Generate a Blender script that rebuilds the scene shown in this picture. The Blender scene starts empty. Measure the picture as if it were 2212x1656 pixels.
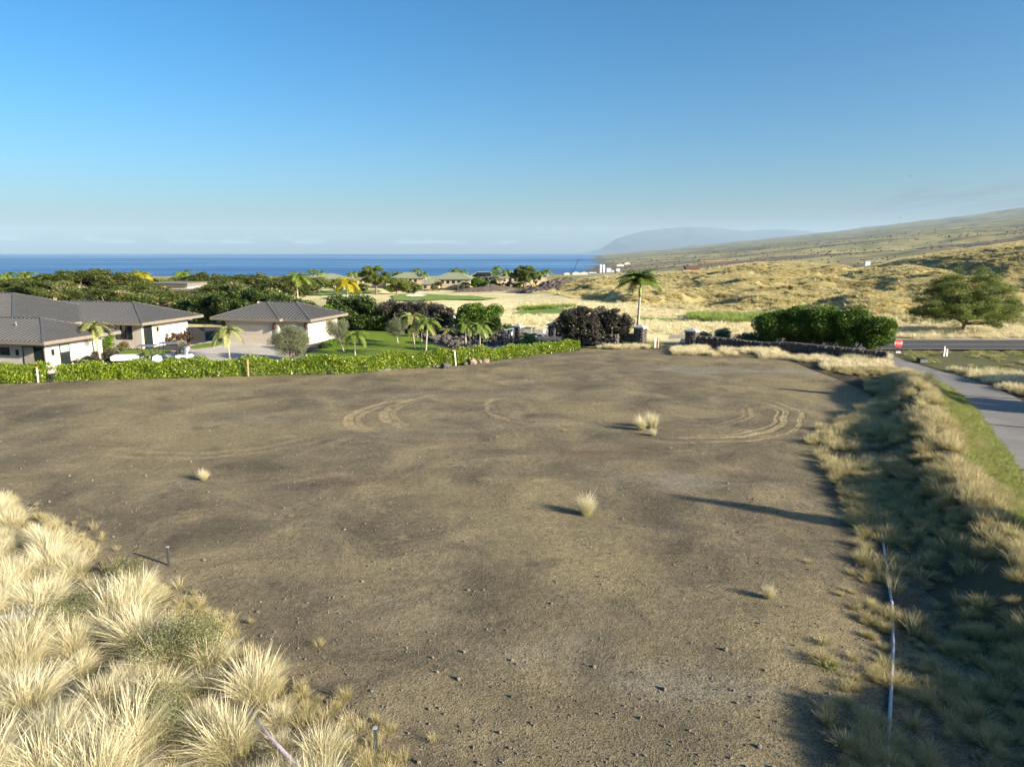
import bpy, math, random
import numpy as np
from mathutils import Vector, Matrix

random.seed(7)
RNG = np.random.default_rng(7)
SC = bpy.context.scene
COL = SC.collection
R = math.radians

# ------------------------------------------------------------------ camera
EYE = 8.6
PITCH = R(10.5)
FPX = 1532.0                       # focal length in pixels of a 2212 px wide view
cam_d = bpy.data.cameras.new('camera')
cam_d.sensor_width = 36.0
cam_d.lens = 36.0 * FPX / 2212.0
cam_d.clip_start = 0.2
cam_d.clip_end = 120000
cam = bpy.data.objects.new('camera', cam_d)
COL.objects.link(cam)
cam.location = (0, 0, EYE)
cam.rotation_euler = (R(90) - PITCH, 0, 0)
SC.camera = cam

# ------------------------------------------------------------------ light
SUN_EL = R(19.0)
SUN_AZ = (0.876, -0.482)           # towards the sun, ground plane
SUN_ROT = math.atan2(SUN_AZ[0], SUN_AZ[1])
wd = bpy.data.worlds.new('World')
SC.world = wd
wd.use_nodes = True
wn, wl = wd.node_tree.nodes, wd.node_tree.links
wn.clear()
w_out = wn.new('ShaderNodeOutputWorld')
w_bg = wn.new('ShaderNodeBackground')
w_bg.inputs['Strength'].default_value = 0.05
sky = wn.new('ShaderNodeTexSky')
sky.sky_type = 'NISHITA'
sky.sun_disc = False
sky.sun_elevation = SUN_EL
sky.sun_rotation = SUN_ROT
sky.altitude = 100
sky.air_density = 1.0
sky.dust_density = 2.4
sky.ozone_density = 5.0


def wmath(op, a, b=None, clamp=False):
    n = wn.new('ShaderNodeMath'); n.operation = op; n.use_clamp = clamp
    for i, v in enumerate((a, b)):
        if v is None: continue
        if isinstance(v, (int, float)): n.inputs[i].default_value = v
        else: wl.new(v, n.inputs[i])
    return n.outputs[0]


def wrange(v, a, b, c, d):
    n = wn.new('ShaderNodeMapRange'); n.interpolation_type = 'SMOOTHSTEP'
    wl.new(v, n.inputs[0])
    for i, q in enumerate((a, b, c, d)): n.inputs[i + 1].default_value = q
    return n.outputs[0]


tc = wn.new('ShaderNodeTexCoord')
sp = wn.new('ShaderNodeSeparateXYZ'); wl.new(tc.outputs['Generated'], sp.inputs[0])
azi = wmath('ARCTAN2', sp.outputs[0], sp.outputs[1])
ele = wmath('ARCSINE', sp.outputs[2])


def cloud_noise(sa, se, off, detail=5):
    cb = wn.new('ShaderNodeCombineXYZ')
    wl.new(wmath('MULTIPLY', azi, sa), cb.inputs[0]); wl.new(wmath('MULTIPLY', ele, se), cb.inputs[1])
    cb.inputs[2].default_value = off
    n = wn.new('ShaderNodeTexNoise'); n.inputs['Scale'].default_value = 1.0; n.inputs['Detail'].default_value = detail
    n.inputs['Roughness'].default_value = 0.6
    wl.new(cb.outputs[0], n.inputs['Vector'])
    return n.outputs['Fac']


def cloud_mix(prev, fac, col):
    m = wn.new('ShaderNodeMix'); m.data_type = 'RGBA'
    wl.new(fac, m.inputs[0]); wl.new(prev, m.inputs[6]); m.inputs[7].default_value = (*col, 1)
    return m.outputs[2]


# a low line of small trade-wind cumulus all round the horizon, thin wisps higher up
band = wmath('MULTIPLY', wrange(ele, 0.0085, 0.012, 0, 1), wrange(ele, 0.013, 0.024, 1, 0))
c1 = wmath('MULTIPLY', wrange(cloud_noise(22, 120, 3.1), 0.47, 0.6, 0, 1), band)
sky_c = cloud_mix(sky.outputs[0], wmath('MULTIPLY', c1, 0.5), (3.3, 3.7, 4.3))
wis = wmath('MULTIPLY', wrange(ele, 0.035, 0.05, 0, 1), wrange(ele, 0.06, 0.085, 1, 0))
tilt = wmath('SUBTRACT', ele, wmath('MULTIPLY', azi, 0.17))
cbw = wn.new('ShaderNodeCombineXYZ')
wl.new(wmath('MULTIPLY', azi, 11), cbw.inputs[0]); wl.new(wmath('MULTIPLY', tilt, 110), cbw.inputs[1]); cbw.inputs[2].default_value = 4.1
nw = wn.new('ShaderNodeTexNoise'); nw.inputs['Scale'].default_value = 1; nw.inputs['Detail'].default_value = 6
wl.new(cbw.outputs[0], nw.inputs['Vector'])
c2 = wmath('MULTIPLY', wrange(nw.outputs['Fac'], 0.44, 0.58, 0, 1), wmath('MULTIPLY', wis, wrange(azi, 0.38, 0.52, 0, 1)))
sky_c = cloud_mix(sky_c, wmath('MULTIPLY', c2, 0.75), (1.35, 1.5, 1.95))
hs = wn.new('ShaderNodeHueSaturation'); hs.inputs['Saturation'].default_value = 1.15; hs.inputs['Value'].default_value = 0.86; hs.inputs['Hue'].default_value = 0.488
gm = wn.new('ShaderNodeGamma'); gm.inputs[1].default_value = 1.3; wl.new(sky_c, gm.inputs[0]); wl.new(gm.outputs[0], hs.inputs['Color'])
wl.new(hs.outputs[0], w_bg.inputs['Color'])
wl.new(w_bg.outputs[0], w_out.inputs['Surface'])

sun_d = bpy.data.lights.new('sun', 'SUN')
sun_d.energy = 4.8
sun_d.angle = R(0.55)
sun_d.color = (1.0, 0.885, 0.70)
sun = bpy.data.objects.new('sun', sun_d)
COL.objects.link(sun)
sd = Vector((SUN_AZ[0] * math.cos(SUN_EL), SUN_AZ[1] * math.cos(SUN_EL), math.sin(SUN_EL)))
sun.rotation_euler = sd.to_track_quat('Z', 'Y').to_euler()
sun.location = (60, -40, 60)

vs = SC.view_settings
SC.display_settings.display_device = 'sRGB'
vs.view_transform = 'Standard'
vs.look = 'None'
vs.gamma = 1
vs.use_curve_mapping = False
vs.exposure = 1.5
SC.render.engine = 'CYCLES'
SC.cycles.use_denoising = True
SC.cycles.max_bounces = 6
SC.cycles.diffuse_bounces = 3
SC.cycles.volume_bounces = 0
SC.cycles.transparent_max_bounces = 8


# ------------------------------------------------------------------ survey: view pixel -> place
def ray(vx, vy):
    x = (vx - 1106) / FPX; u = -(vy - 828) / FPX
    return (x, math.cos(PITCH) + u * math.sin(PITCH), -math.sin(PITCH) + u * math.cos(PITCH))


def atz(vx, vy, z=0.0):
    d = ray(vx, vy); t = (z - EYE) / d[2]
    return Vector((d[0] * t, d[1] * t, z))


def aty(vx, vy, Y):
    d = ray(vx, vy); t = Y / d[1]
    return Vector((d[0] * t, Y, EYE + d[2] * t))


# ------------------------------------------------------------------ numpy noise
def _h2(ix, iy, s):
    v = np.sin(ix * 127.1 + iy * 311.7 + s * 74.7) * 43758.5453
    return v - np.floor(v)


def vnoise(x, y, s=0):
    x = np.asarray(x, float); y = np.asarray(y, float)
    ix, iy = np.floor(x), np.floor(y)
    fx, fy = x - ix, y - iy
    fx = fx * fx * (3 - 2 * fx); fy = fy * fy * (3 - 2 * fy)
    a = _h2(ix, iy, s); b = _h2(ix + 1, iy, s); c = _h2(ix, iy + 1, s); d = _h2(ix + 1, iy + 1, s)
    return a + (b - a) * fx + (c - a) * fy + (a - b - c + d) * fx * fy


def fbm(x, y, s=0, o=4):
    t = 0; amp = 0.5; f = 1.0; n = 0
    for k in range(o):
        t = t + amp * vnoise(np.asarray(x) * f + 17.3 * k, np.asarray(y) * f - 9.1 * k, s + k); n += amp; amp *= 0.5; f *= 2.03
    return t / n


def sstep(a, b, x):
    t = np.clip((np.asarray(x, float) - a) / (b - a), 0, 1)
    return t * t * (3 - 2 * t)


# ------------------------------------------------------------------ terrain height
SEA = -80.0
EDGE = [(-140, 32), (-34.1, 46.4), (-19.1, 49.3), (-11.9, 50.4), (-3.8, 54.5), (1, 59), (6, 63.0), (12, 63.8), (20, 62.6), (28, 60.5), (34, 60.5), (140, 60.5)]
EX, EYS = [p[0] for p in EDGE], [p[1] for p in EDGE]
crest_px = [(1150, 634, 275), (1200, 622, 278), (1260, 606, 280), (1400, 596, 280), (1480, 588, 278), (1560, 581, 275), (1640, 573, 272), (1700, 570, 270),
            (1830, 577, 262), (1900, 585, 240), (1960, 583, 232), (2050, 560, 225), (2120, 547, 220), (2212, 533, 212), (2400, 505, 205)]
_cp = [aty(*p) for p in crest_px]
CX = np.array([p.x for p in _cp]); CYY = np.array([p.y for p in _cp]); CZ = np.array([p.z for p in _cp])
BETA = math.atan2(1288 - 1106, FPX)


def hill_d(x, y):
    return x * math.cos(BETA) - y * math.sin(BETA)


def height(x, y):
    x = np.asarray(x, float); y = np.asarray(y, float)
    ye = np.interp(x, EX, EYS)
    D = np.interp(x, [-200, -10, 3, 14, 26, 34, 60], [-1.2, -1.2, -1.1, -0.5, -0.5, -0.45, -0.45])
    z = D * sstep(0.4, 3.4, y - ye)
    far = np.maximum(0, y - 82)
    base = -0.03 * far
    z = z + base
    # dunes on the right beyond the road
    yc = np.interp(x, CX, CYY); zc = np.interp(x, CX, CZ)
    y0 = np.interp(x, [5, 12, 21, 27, 40, 53, 70, 100, 160], [262, 250, 170, 134, 112, 96, 88, 82, 78])
    s = np.clip((y - y0) / (yc - y0), 0, 1)
    s = (s ** 1.15) * sstep(6, 16, x)
    s = s * (1 - 0.9 * sstep(18, 160, y - yc))
    z = z + s * (zc - (D + -0.03 * (yc - 82)))
    win = sstep(y0, y0 + 18, y) * (1 - sstep(yc - 25, yc - 2, y)) * sstep(12, 24, x)
    dun = fbm(x / 26 + 3, (y - 0.5 * x) / 17, 5, 4) - 0.5
    z = z + win * dun * 8.5
    rdg = 1 - np.abs(2 * fbm(x / 21 + 40, (y - 0.3 * x) / 16, 6, 2) - 1)
    z = z + win * (rdg - 0.75) * 2.5
    z = z + win * (fbm(x / 9, y / 9, 15, 3) - 0.5) * 3.0
    # mid-ground undulation of the golf course
    gw = sstep(84, 100, y) * (1 - sstep(900, 1500, y))
    z = z + gw * (1 - win) * (fbm(x / 34 + 8, y / 34, 11, 3) - 0.5) * 2.2
    # long volcanic slope on the right, far away
    d = hill_d(x, y)
    dd = d + (fbm(x / 420, y / 900, 21, 4) - 0.5) * 420 * sstep(1200, 4000, y)
    zf = SEA + np.where(dd > 0, 0.081 * dd + 3.0e-6 * dd * dd, 0.03 * dd)
    zf = zf + sstep(300, 1500, d) * (fbm(x / 700, y / 700, 31, 5) - 0.5) * 60 * sstep(700, 2500, y)
    zf = zf + sstep(50, 600, d) * (fbm(x / 130, y / 130, 33, 4) - 0.5) * 14
    k = 6.0
    m = np.maximum(z, zf)
    z = m + np.log1p(np.exp(-np.abs(z - zf) / k)) * k * sstep(400, 900, np.hypot(x, y))
    # bank under the bunch grass, lower left corner
    bx = (x + 2.5) * 0.62 + (y - 10.6) * 0.78
    bank = sstep(0.0, -5.0, bx) * sstep(26, 20, y) * (x < 0)
    z = z + 0.55 * bank + 0.18 * bank * (fbm(x / 1.5, y / 1.5, 41, 3) - 0.5)
    # swale and berm between the lot and the cart path
    pl = path_left(y)
    u = (pl - x)                                     # metres left of the path edge
    lng = sstep(2, 8, y) * (1 - sstep(44, 50, y))
    bw = np.interp(y, [5, 20, 30, 40, 48], [2.4, 2.5, 2.6, 2.5, 1.9])
    berm = np.exp(-((u - bw) / (0.55 * bw)) ** 2) * np.interp(y, [5, 20, 32, 42, 50], [0.8, 0.95, 1.15, 1.25, 0.35])
    sw = -0.22 * np.exp(-((u - bw * 2.3) / 1.6) ** 2) * (1 - sstep(16, 22, y))
    z = z + lng * (berm + sw + 0.22 * np.exp(-((u - bw) / bw) ** 2) * (fbm(x / 1.1, y / 1.1, 51, 3) - 0.5))
    return z


PATH = [(15.0, 2), (15.6, 8), (16.6, 14), (18.2, 19), (19.9, 24), (21.9, 28), (23.8, 32), (26.3, 37), (28.4, 42), (29.6, 46.5), (30.0, 51), (30.6, 57), (31.6, 61.5), (32.4, 64.6)]
PWID = [3.6] * 9 + [3.3, 2.6, 2.0, 1.8, 2.4]


def path_left(y):
    return np.interp(y, [p[1] for p in PATH], [p[0] - w * 0.52 for p, w in zip(PATH, PWID)])


def hz(x, y):
    return float(height(np.array([x]), np.array([y]))[0])


# ------------------------------------------------------------------ scene helpers
def tag(o, label=None, cat=None, group=None, kind=None):
    if label: o['label'] = label
    if cat: o['category'] = cat
    if group: o['group'] = group
    if kind: o['kind'] = kind
    return o


def link(name, data, parent=None, loc=None, rot=None, scale=None):
    o = bpy.data.objects.new(name, data)
    COL.objects.link(o)
    if parent: o.parent = parent
    if loc is not None: o.location = loc
    if rot is not None: o.rotation_euler = rot
    if scale is not None: o.scale = scale
    return o


def thing(name, label, cat, loc, rz=0.0, group=None):
    return tag(link(name, None, None, loc, (0, 0, rz)), label, cat, group)


def mesh_np(name, V, F, mat, attrs=None, smooth=False):
    """V (n,3); F list of (m,k) index arrays"""
    me = bpy.data.meshes.new(name)
    V = np.asarray(V, np.float32)
    if not isinstance(F, list): F = [F]
    F = [np.asarray(f, np.int32) for f in F if len(f)]
    me.vertices.add(len(V)); me.vertices.foreach_set('co', V.ravel())
    nl = sum(f.size for f in F); npoly = sum(len(f) for f in F)
    me.loops.add(nl); me.polygons.add(npoly)
    me.loops.foreach_set('vertex_index', np.concatenate([f.ravel() for f in F]))
    tot = np.concatenate([np.full(len(f), f.shape[1], np.int32) for f in F])
    st = np.concatenate([[0], np.cumsum(tot)[:-1]]).astype(np.int32)
    me.polygons.foreach_set('loop_start', st)
    me.polygons.foreach_set('use_smooth', np.full(npoly, smooth))
    for k, v in (attrs or {}).items():
        v = np.asarray(v, np.float32)
        if v.ndim == 1:
            a = me.attributes.new(k, 'FLOAT', 'POINT'); a.data.foreach_set('value', v)
        else:
            a = me.attributes.new(k, 'FLOAT_COLOR', 'POINT'); a.data.foreach_set('color', np.c_[v, np.ones(len(v))].astype(np.float32).ravel())
    me.update(calc_edges=True)
    if mat: me.materials.append(mat)
    return me


class MB:
    """collects plain solids into one mesh"""
    def __init__(s): s.v, s.f = [], []

    def add(s, v, f):
        n = len(s.v); s.v += [tuple(q) for q in v]; s.f += [tuple(i + n for i in q) for q in f]; return s

    def box(s, x0, x1, y0, y1, z0, z1, M=None, taper=0.0):
        t = taper
        v = [(x0, y0, z0), (x1, y0, z0), (x1, y1, z0), (x0, y1, z0), (x0 + t, y0 + t, z1), (x1 - t, y0 + t, z1), (x1 - t, y1 - t, z1), (x0 + t, y1 - t, z1)]
        if M is not None: v = [M @ Vector(q) for q in v]
        return s.add(v, [(0, 3, 2, 1), (4, 5, 6, 7), (0, 1, 5, 4), (1, 2, 6, 5), (2, 3, 7, 6), (3, 0, 4, 7)])

    def bar(s, a, b, w=0.04, h=None, up=(0, 0, 1)):
        a, b = Vector(a), Vector(b); h = h or w
        d = (b - a).normalized(); sd_ = d.cross(Vector(up))
        if sd_.length < 1e-4: sd_ = Vector((1, 0, 0))
        sd_.normalize(); u = sd_.cross(d)
        v = [p + sd_ * i * w / 2 + u * j * h / 2 for p in (a, b) for i, j in ((-1, -1), (1, -1), (1, 1), (-1, 1))]
        return s.add(v, [(0, 1, 2, 3), (7, 6, 5, 4), (0, 4, 5, 1), (1, 5, 6, 2), (2, 6, 7, 3), (3, 7, 4, 0)])

    def tube(s, pts, rad, n=8, cap=True):
        pts = [Vector(p) for p in pts]
        if not hasattr(rad, '__len__'): rad = [rad] * len(pts)
        rings = []; ref = Vector((0.31, 0.95, 0.05))
        for i, p in enumerate(pts):
            d = (pts[min(i + 1, len(pts) - 1)] - pts[max(i - 1, 0)]).normalized()
            a = d.cross(ref)
            if a.length < 0.05: a = d.cross(Vector((1, 0, 0)))
            a.normalize(); b = d.cross(a)
            rings.append([p + (a * math.cos(2 * math.pi * k / n) + b * math.sin(2 * math.pi * k / n)) * rad[i] for k in range(n)])
        v = [q for r_ in rings for q in r_]; f = []
        for i in range(len(pts) - 1):
            for k in range(n):
                f.append((i * n + k, i * n + (k + 1) % n, (i + 1) * n + (k + 1) % n, (i + 1) * n + k))
        if cap:
            f.append(tuple(range(n - 1, -1, -1))); f.append(tuple(range((len(pts) - 1) * n, len(pts) * n)))
        return s.add(v, f)

    def prism(s, poly, y0, y1, M=None):
        """polygon in xz extruded along y"""
        n = len(poly)
        v = [(p[0], y0, p[1]) for p in poly] + [(p[0], y1, p[1]) for p in poly]
        if M is not None: v = [M @ Vector(q) for q in v]
        f = [tuple(range(n)), tuple(range(2 * n - 1, n - 1, -1))] + [(i, i + n, (i + 1) % n + n, (i + 1) % n) for i in range(n)]
        return s.add(v, f)

    def mesh(s, name, mat, smooth=False):
        me = bpy.data.meshes.new(name)
        me.from_pydata(s.v, [], s.f)
        import bmesh
        bm = bmesh.new(); bm.from_mesh(me); bmesh.ops.recalc_face_normals(bm, faces=bm.faces); bm.to_mesh(me); bm.free()
        if smooth: me.polygons.foreach_set('use_smooth', [True] * len(me.polygons))
        if mat: me.materials.append(mat)
        return me

    def build(s, name, mat, parent=None, loc=None, rot=None, smooth=False, bevel=0.0):
        o = link(name, s.mesh(name, mat, smooth), parent, loc, rot)
        if bevel:
            b = o.modifiers.new('bevel', 'BEVEL'); b.width = bevel; b.segments = 2; b.limit_method = 'ANGLE'
        return o


# ------------------------------------------------------------------ materials
class NT:
    def __init__(s, name):
        s.m = bpy.data.materials.new(name); s.m.use_nodes = True
        s.n, s.l = s.m.node_tree.nodes, s.m.node_tree.links
        s.b = s.n['Principled BSDF']; s.out = s.n['Material Output']

    def pos(s, scale=1.0, obj=False):
        if obj:
            t = s.n.new('ShaderNodeTexCoord').outputs['Object']
        else:
            t = s.n.new('ShaderNodeNewGeometry').outputs['Position']
        mp = s.n.new('ShaderNodeMapping'); s.l.new(t, mp.inputs[0])
        mp.inputs['Scale'].default_value = (scale,) * 3 if not hasattr(scale, '__len__') else scale
        return mp.outputs[0]

    def noise(s, vec, scale=1.0, detail=4, rough=0.55, out='Fac', dist=0.0):
        n = s.n.new('ShaderNodeTexNoise'); n.inputs['Scale'].default_value = scale; n.inputs['Detail'].default_value = detail
        n.inputs['Roughness'].default_value = rough; n.inputs['Distortion'].default_value = dist
        s.l.new(vec, n.inputs['Vector']); return n.outputs[out]

    def voro(s, vec, scale=1.0, out='Distance', feature='F1'):
        n = s.n.new('ShaderNodeTexVoronoi'); n.feature = feature; n.inputs['Scale'].default_value = scale
        s.l.new(vec, n.inputs['Vector']); return n.outputs[out]

    def ramp(s, fac, stops):
        r_ = s.n.new('ShaderNodeValToRGB'); e = r_.color_ramp.elements
        while len(e) < len(stops): e.new(0.5)
        for q, (p, c) in zip(e, stops):
            q.position = p; q.color = (*c, 1) if len(c) == 3 else c
        s.l.new(fac, r_.inputs[0]); return r_.outputs[0]

    def mr(s, v, a, b, c=0.0, d=1.0, smooth=True):
        n = s.n.new('ShaderNodeMapRange'); n.interpolation_type = 'SMOOTHSTEP' if smooth else 'LINEAR'
        s.l.new(v, n.inputs[0])
        for i, q in enumerate((a, b, c, d)): n.inputs[i + 1].default_value = q
        return n.outputs[0]

    def math(s, op, a, b=None):
        n = s.n.new('ShaderNodeMath'); n.operation = op
        for i, v in enumerate((a, b)):
            if v is None: continue
            if isinstance(v, (int, float)): n.inputs[i].default_value = v
            else: s.l.new(v, n.inputs[i])
        return n.outputs[0]

    def mix(s, fac, a, b, mode='MIX'):
        n = s.n.new('ShaderNodeMix'); n.data_type = 'RGBA'; n.blend_type = mode
        for i, v in ((0, fac), (6, a), (7, b)):
            if isinstance(v, (int, float)): n.inputs[i].default_value = v
            elif isinstance(v, tuple): n.inputs[i].default_value = (*v, 1)
            else: s.l.new(v, n.inputs[i])
        return n.outputs[2]

    def attr(s, name, out='Fac'):
        n = s.n.new('ShaderNodeAttribute'); n.attribute_name = name; return n.outputs[out]

    def rand(s): return s.n.new('ShaderNodeObjectInfo').outputs['Random']

    def col(s, c):
        if isinstance(c, tuple): s.b.inputs['Base Color'].default_value = (*c, 1)
        else: s.l.new(c, s.b.inputs['Base Color'])

    def fin(s, rough=0.8, spec=0.3, metal=0.0, bump=None, bstr=0.5, bdist=0.02):
        s.b.inputs['Roughness'].default_value = rough
        s.b.inputs['Specular IOR Level'].default_value = spec
        s.b.inputs['Metallic'].default_value = metal
        if bump is not None:
            n = s.n.new('ShaderNodeBump'); n.inputs['Strength'].default_value = bstr; n.inputs['Distance'].default_value = bdist
            s.l.new(bump, n.inputs['Height']); s.l.new(n.outputs[0], s.b.inputs['Normal'])
        return s.m


def mat_plain(name, c, rough=0.7, spec=0.3, metal=0.0, var=0.12, scale=3.0, bump=0.0, bscale=30.0, obj=True):
    t = NT(name)
    p = t.pos(1.0, obj)
    n = t.noise(p, scale, 5)
    lo = tuple(max(0, q * (1 - var)) for q in c); hi = tuple(min(1, q * (1 + var)) for q in c)
    t.col(t.ramp(n, [(0.3, lo), (0.7, hi)]))
    return t.fin(rough, spec, metal, t.noise(p, bscale, 4) if bump else None, bump)


def mat_leaf(name, dark, mid, light, rough=0.5, trans=0.22, spec=0.35, flower=None):
    t = NT(name)
    c = t.ramp(t.attr('tint'), [(0.05, dark), (0.5, mid), (0.95, light)] if not flower else [(0.05, dark), (0.5, mid), (0.9, light), (0.985, flower)])
    c = t.mix(t.mr(t.rand(), 0, 1, 0.0, 0.22), c, (0.6, 0.55, 0.3), 'MULTIPLY')
    t.col(c)
    t.fin(rough, spec)
    tr = t.n.new('ShaderNodeBsdfTranslucent'); t.l.new(c, tr.inputs[0])
    mx = t.n.new('ShaderNodeMixShader'); mx.inputs[0].default_value = trans
    t.l.new(t.b.outputs[0], mx.inputs[1]); t.l.new(tr.outputs[0], mx.inputs[2]); t.l.new(mx.outputs[0], t.out.inputs['Surface'])
    return t.m


def mat_blade(name, base, mid, tip, trans=0.25, dry=(0.42, 0.34, 0.18), dryness=0.4):
    t = NT(name)
    c = t.ramp(t.attr('t'), [(0.0, base), (0.35, mid), (0.95, tip)])
    c = t.mix(t.mr(t.rand(), 0.2, 1, 0.0, dryness), c, dry)
    c = t.mix(t.mr(t.attr('tint'), 0, 1, 0.0, 0.35), c, (0.35, 0.28, 0.16), 'MIX')
    t.col(c)
    t.fin(0.6, 0.2)
    tr = t.n.new('ShaderNodeBsdfTranslucent'); t.l.new(c, tr.inputs[0])
    mx = t.n.new('ShaderNodeMixShader'); mx.inputs[0].default_value = trans
    t.l.new(t.b.outputs[0], mx.inputs[1]); t.l.new(tr.outputs[0], mx.inputs[2]); t.l.new(mx.outputs[0], t.out.inputs['Surface'])
    return t.m


def mat_terrain():
    t = NT('dry grassland')
    p = t.pos()
    c = t.attr('col', 'Color')
    n1 = t.noise(p, 0.9, 6, 0.6); n2 = t.noise(p, 0.11, 5, 0.6); n3 = t.noise(p, 0.018, 6, 0.65)
    c = t.mix(1.0, c, t.ramp(n1, [(0.25, (0.70, 0.68, 0.64)), (0.75, (1.22, 1.22, 1.2))]), 'MULTIPLY')
    c = t.mix(1.0, c, t.ramp(n2, [(0.3, (0.84, 0.85, 0.85)), (0.7, (1.14, 1.12, 1.08))]), 'MULTIPLY')
    c = t.mix(1.0, c, t.ramp(n3, [(0.32, (0.80, 0.82, 0.82)), (0.68, (1.2, 1.17, 1.12))]), 'MULTIPLY')
    t.col(c)
    return t.fin(0.95, 0.1, 0, n1, 0.6, 0.35)


def mat_lot():
    t = NT('compacted volcanic soil')
    p = t.pos()
    big = t.noise(p, 0.075, 5, 0.6); mid = t.noise(p, 0.33, 6, 0.65, dist=0.6); fine = t.noise(p, 5.0, 6, 0.7)
    strk = t.noise(t.pos((0.12, 0.5, 1)), 1.0, 5, 0.6)
    c = t.ramp(mid, [(0.30, (0.094, 0.079, 0.056)), (0.5, (0.162, 0.135, 0.088)), (0.70, (0.27, 0.22, 0.132))])
    c = t.mix(t.mr(big, 0.46, 0.66, 0, 0.75), c, (0.265, 0.218, 0.120))
    c = t.mix(t.mr(strk, 0.55, 0.75, 0, 0.5), c, (0.225, 0.18, 0.11))
    grey = t.noise(t.pos((0.05, 0.11, 1)), 1.0, 4, 0.6)
    c = t.mix(t.mr(grey, 0.55, 0.68, 0, 0.75), c, (0.235, 0.215, 0.175))
    red = t.noise(t.pos((0.06, 0.2, 1)), 1.3, 3)
    c = t.mix(t.mr(red, 0.6, 0.75, 0, 0.45), c, (0.14, 0.082, 0.058))
    # dusty tan scuffs with ragged edges
    sc = t.noise(t.pos((0.35, 0.6, 1)), 1.0, 8, 0.74)
    c = t.mix(t.mr(sc, 0.60, 0.67, 0, 0.6), c, (0.30, 0.235, 0.14))
    c = t.mix(1.0, c, t.ramp(fine, [(0.25, (0.66, 0.66, 0.66)), (0.75, (1.32, 1.32, 1.32))]), 'MULTIPLY')
    grit = t.noise(p, 24.0, 3, 0.7)
    c = t.mix(1.0, c, t.ramp(grit, [(0.3, (0.45, 0.45, 0.46)), (0.5, (1.0, 1.0, 1.0)), (0.7, (1.5, 1.48, 1.42))]), 'MULTIPLY')
    pz = t.noise(p, 0.17, 4, 0.6)
    c = t.mix(t.mr(pz, 0.57, 0.68, 0, 0.45), c, (0.085, 0.072, 0.055))
    # dark moisture blots
    bl = t.noise(p, 0.42, 3, 0.5)
    c = t.mix(t.mr(bl, 0.62, 0.74, 0, 0.55), c, (0.066, 0.057, 0.044))
    # tyre arcs
    sx = t.n.new('ShaderNodeSeparateXYZ'); t.l.new(t.n.new('ShaderNodeNewGeometry').outputs['Position'], sx.inputs[0])
    X, Y = sx.outputs[0], sx.outputs[1]
    wob = t.math('MULTIPLY', t.math('SUBTRACT', t.noise(p, 0.35, 2), 0.5), 0.9)
    brk = t.mr(t.noise(p, 1.1, 6, 0.75), 0.36, 0.54, 0.1, 1)
    tread = t.mr(t.noise(p, 7.0, 2), 0.4, 0.6, 0.55, 1)
    tot = None
    for cx, cy, r_, w, ax, ay, k, st in ((-3.6, 36.8, 4.9, 0.26, -1, 0.25, 0.35, .75), (-3.6, 36.8, 4.35, 0.16, -1, 0.1, 0.4, .5), (-1.4, 38.0, 5.4, 0.24, -1, 0.1, 0.45, .8), (-1.4, 38.0, 4.95, 0.14, -1, 0.0, 0.5, .5),
                                     (8.6, 38.6, 7.1, 0.13, 0.72, -0.7, 0.25, .75), (8.6, 38.6, 6.3, 0.17, 0.75, -0.66, 0.35, .9), (8.6, 38.6, 5.85, 0.09, 0.75, -0.66, 0.4, .7), (8.4, 38.9, 4.8, 0.13, 0.85, -0.5, 0.6, .7), (8.4, 38.9, 4.4, 0.09, 0.85, -0.5, 0.65, .7), (8.2, 38.2, 6.9, 0.1, 0.1, -1, 0.75, .45),
                                     (3.2, 39.2, 4.6, 0.16, -0.9, -0.3, 0.55, .55), (-14.5, 36.0, 7.0, 0.2, 0.2, -1, 0.5, .35), (-14.5, 36.0, 6.2, 0.2, 0.2, -1, 0.5, .35)):
        dx = t.math('SUBTRACT', X, cx); dy = t.math('SUBTRACT', Y, cy)
        rr = t.math('SQRT', t.math('ADD', t.math('MULTIPLY', dx, dx), t.math('MULTIPLY', dy, dy)))
        q = t.math('ABSOLUTE', t.math('SUBTRACT', t.math('ADD', rr, wob), r_))
        ring = t.mr(q, w * 0.6, w * 1.4, 1, 0)
        nrm = math.hypot(ax, ay)
        dot = t.math('DIVIDE', t.math('ADD', t.math('MULTIPLY', dx, ax / nrm), t.math('MULTIPLY', dy, ay / nrm)), rr)
        v = t.math('MULTIPLY', t.math('MULTIPLY', ring, t.mr(dot, k, k + 0.55, 0, 1)), st)
        tot = v if tot is None else t.math('MAXIMUM', tot, v)
    tot = t.math('MULTIPLY', t.math('MULTIPLY', tot, brk), tread)
    c = t.mix(t.math('MULTIPLY', tot, 0.9), c, (0.46, 0.36, 0.20))
    t.col(c)
    h = t.math('ADD', t.math('MULTIPLY', fine, 1.0), t.math('MULTIPLY', grit, 0.9))
    h = t.math('ADD', h, t.math('MULTIPLY', mid, 3.0)); h = t.math('SUBTRACT', h, t.math('MULTIPLY', tot, 1.2))
    return t.fin(0.95, 0.12, 0, h, 0.9, 0.05)


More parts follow.
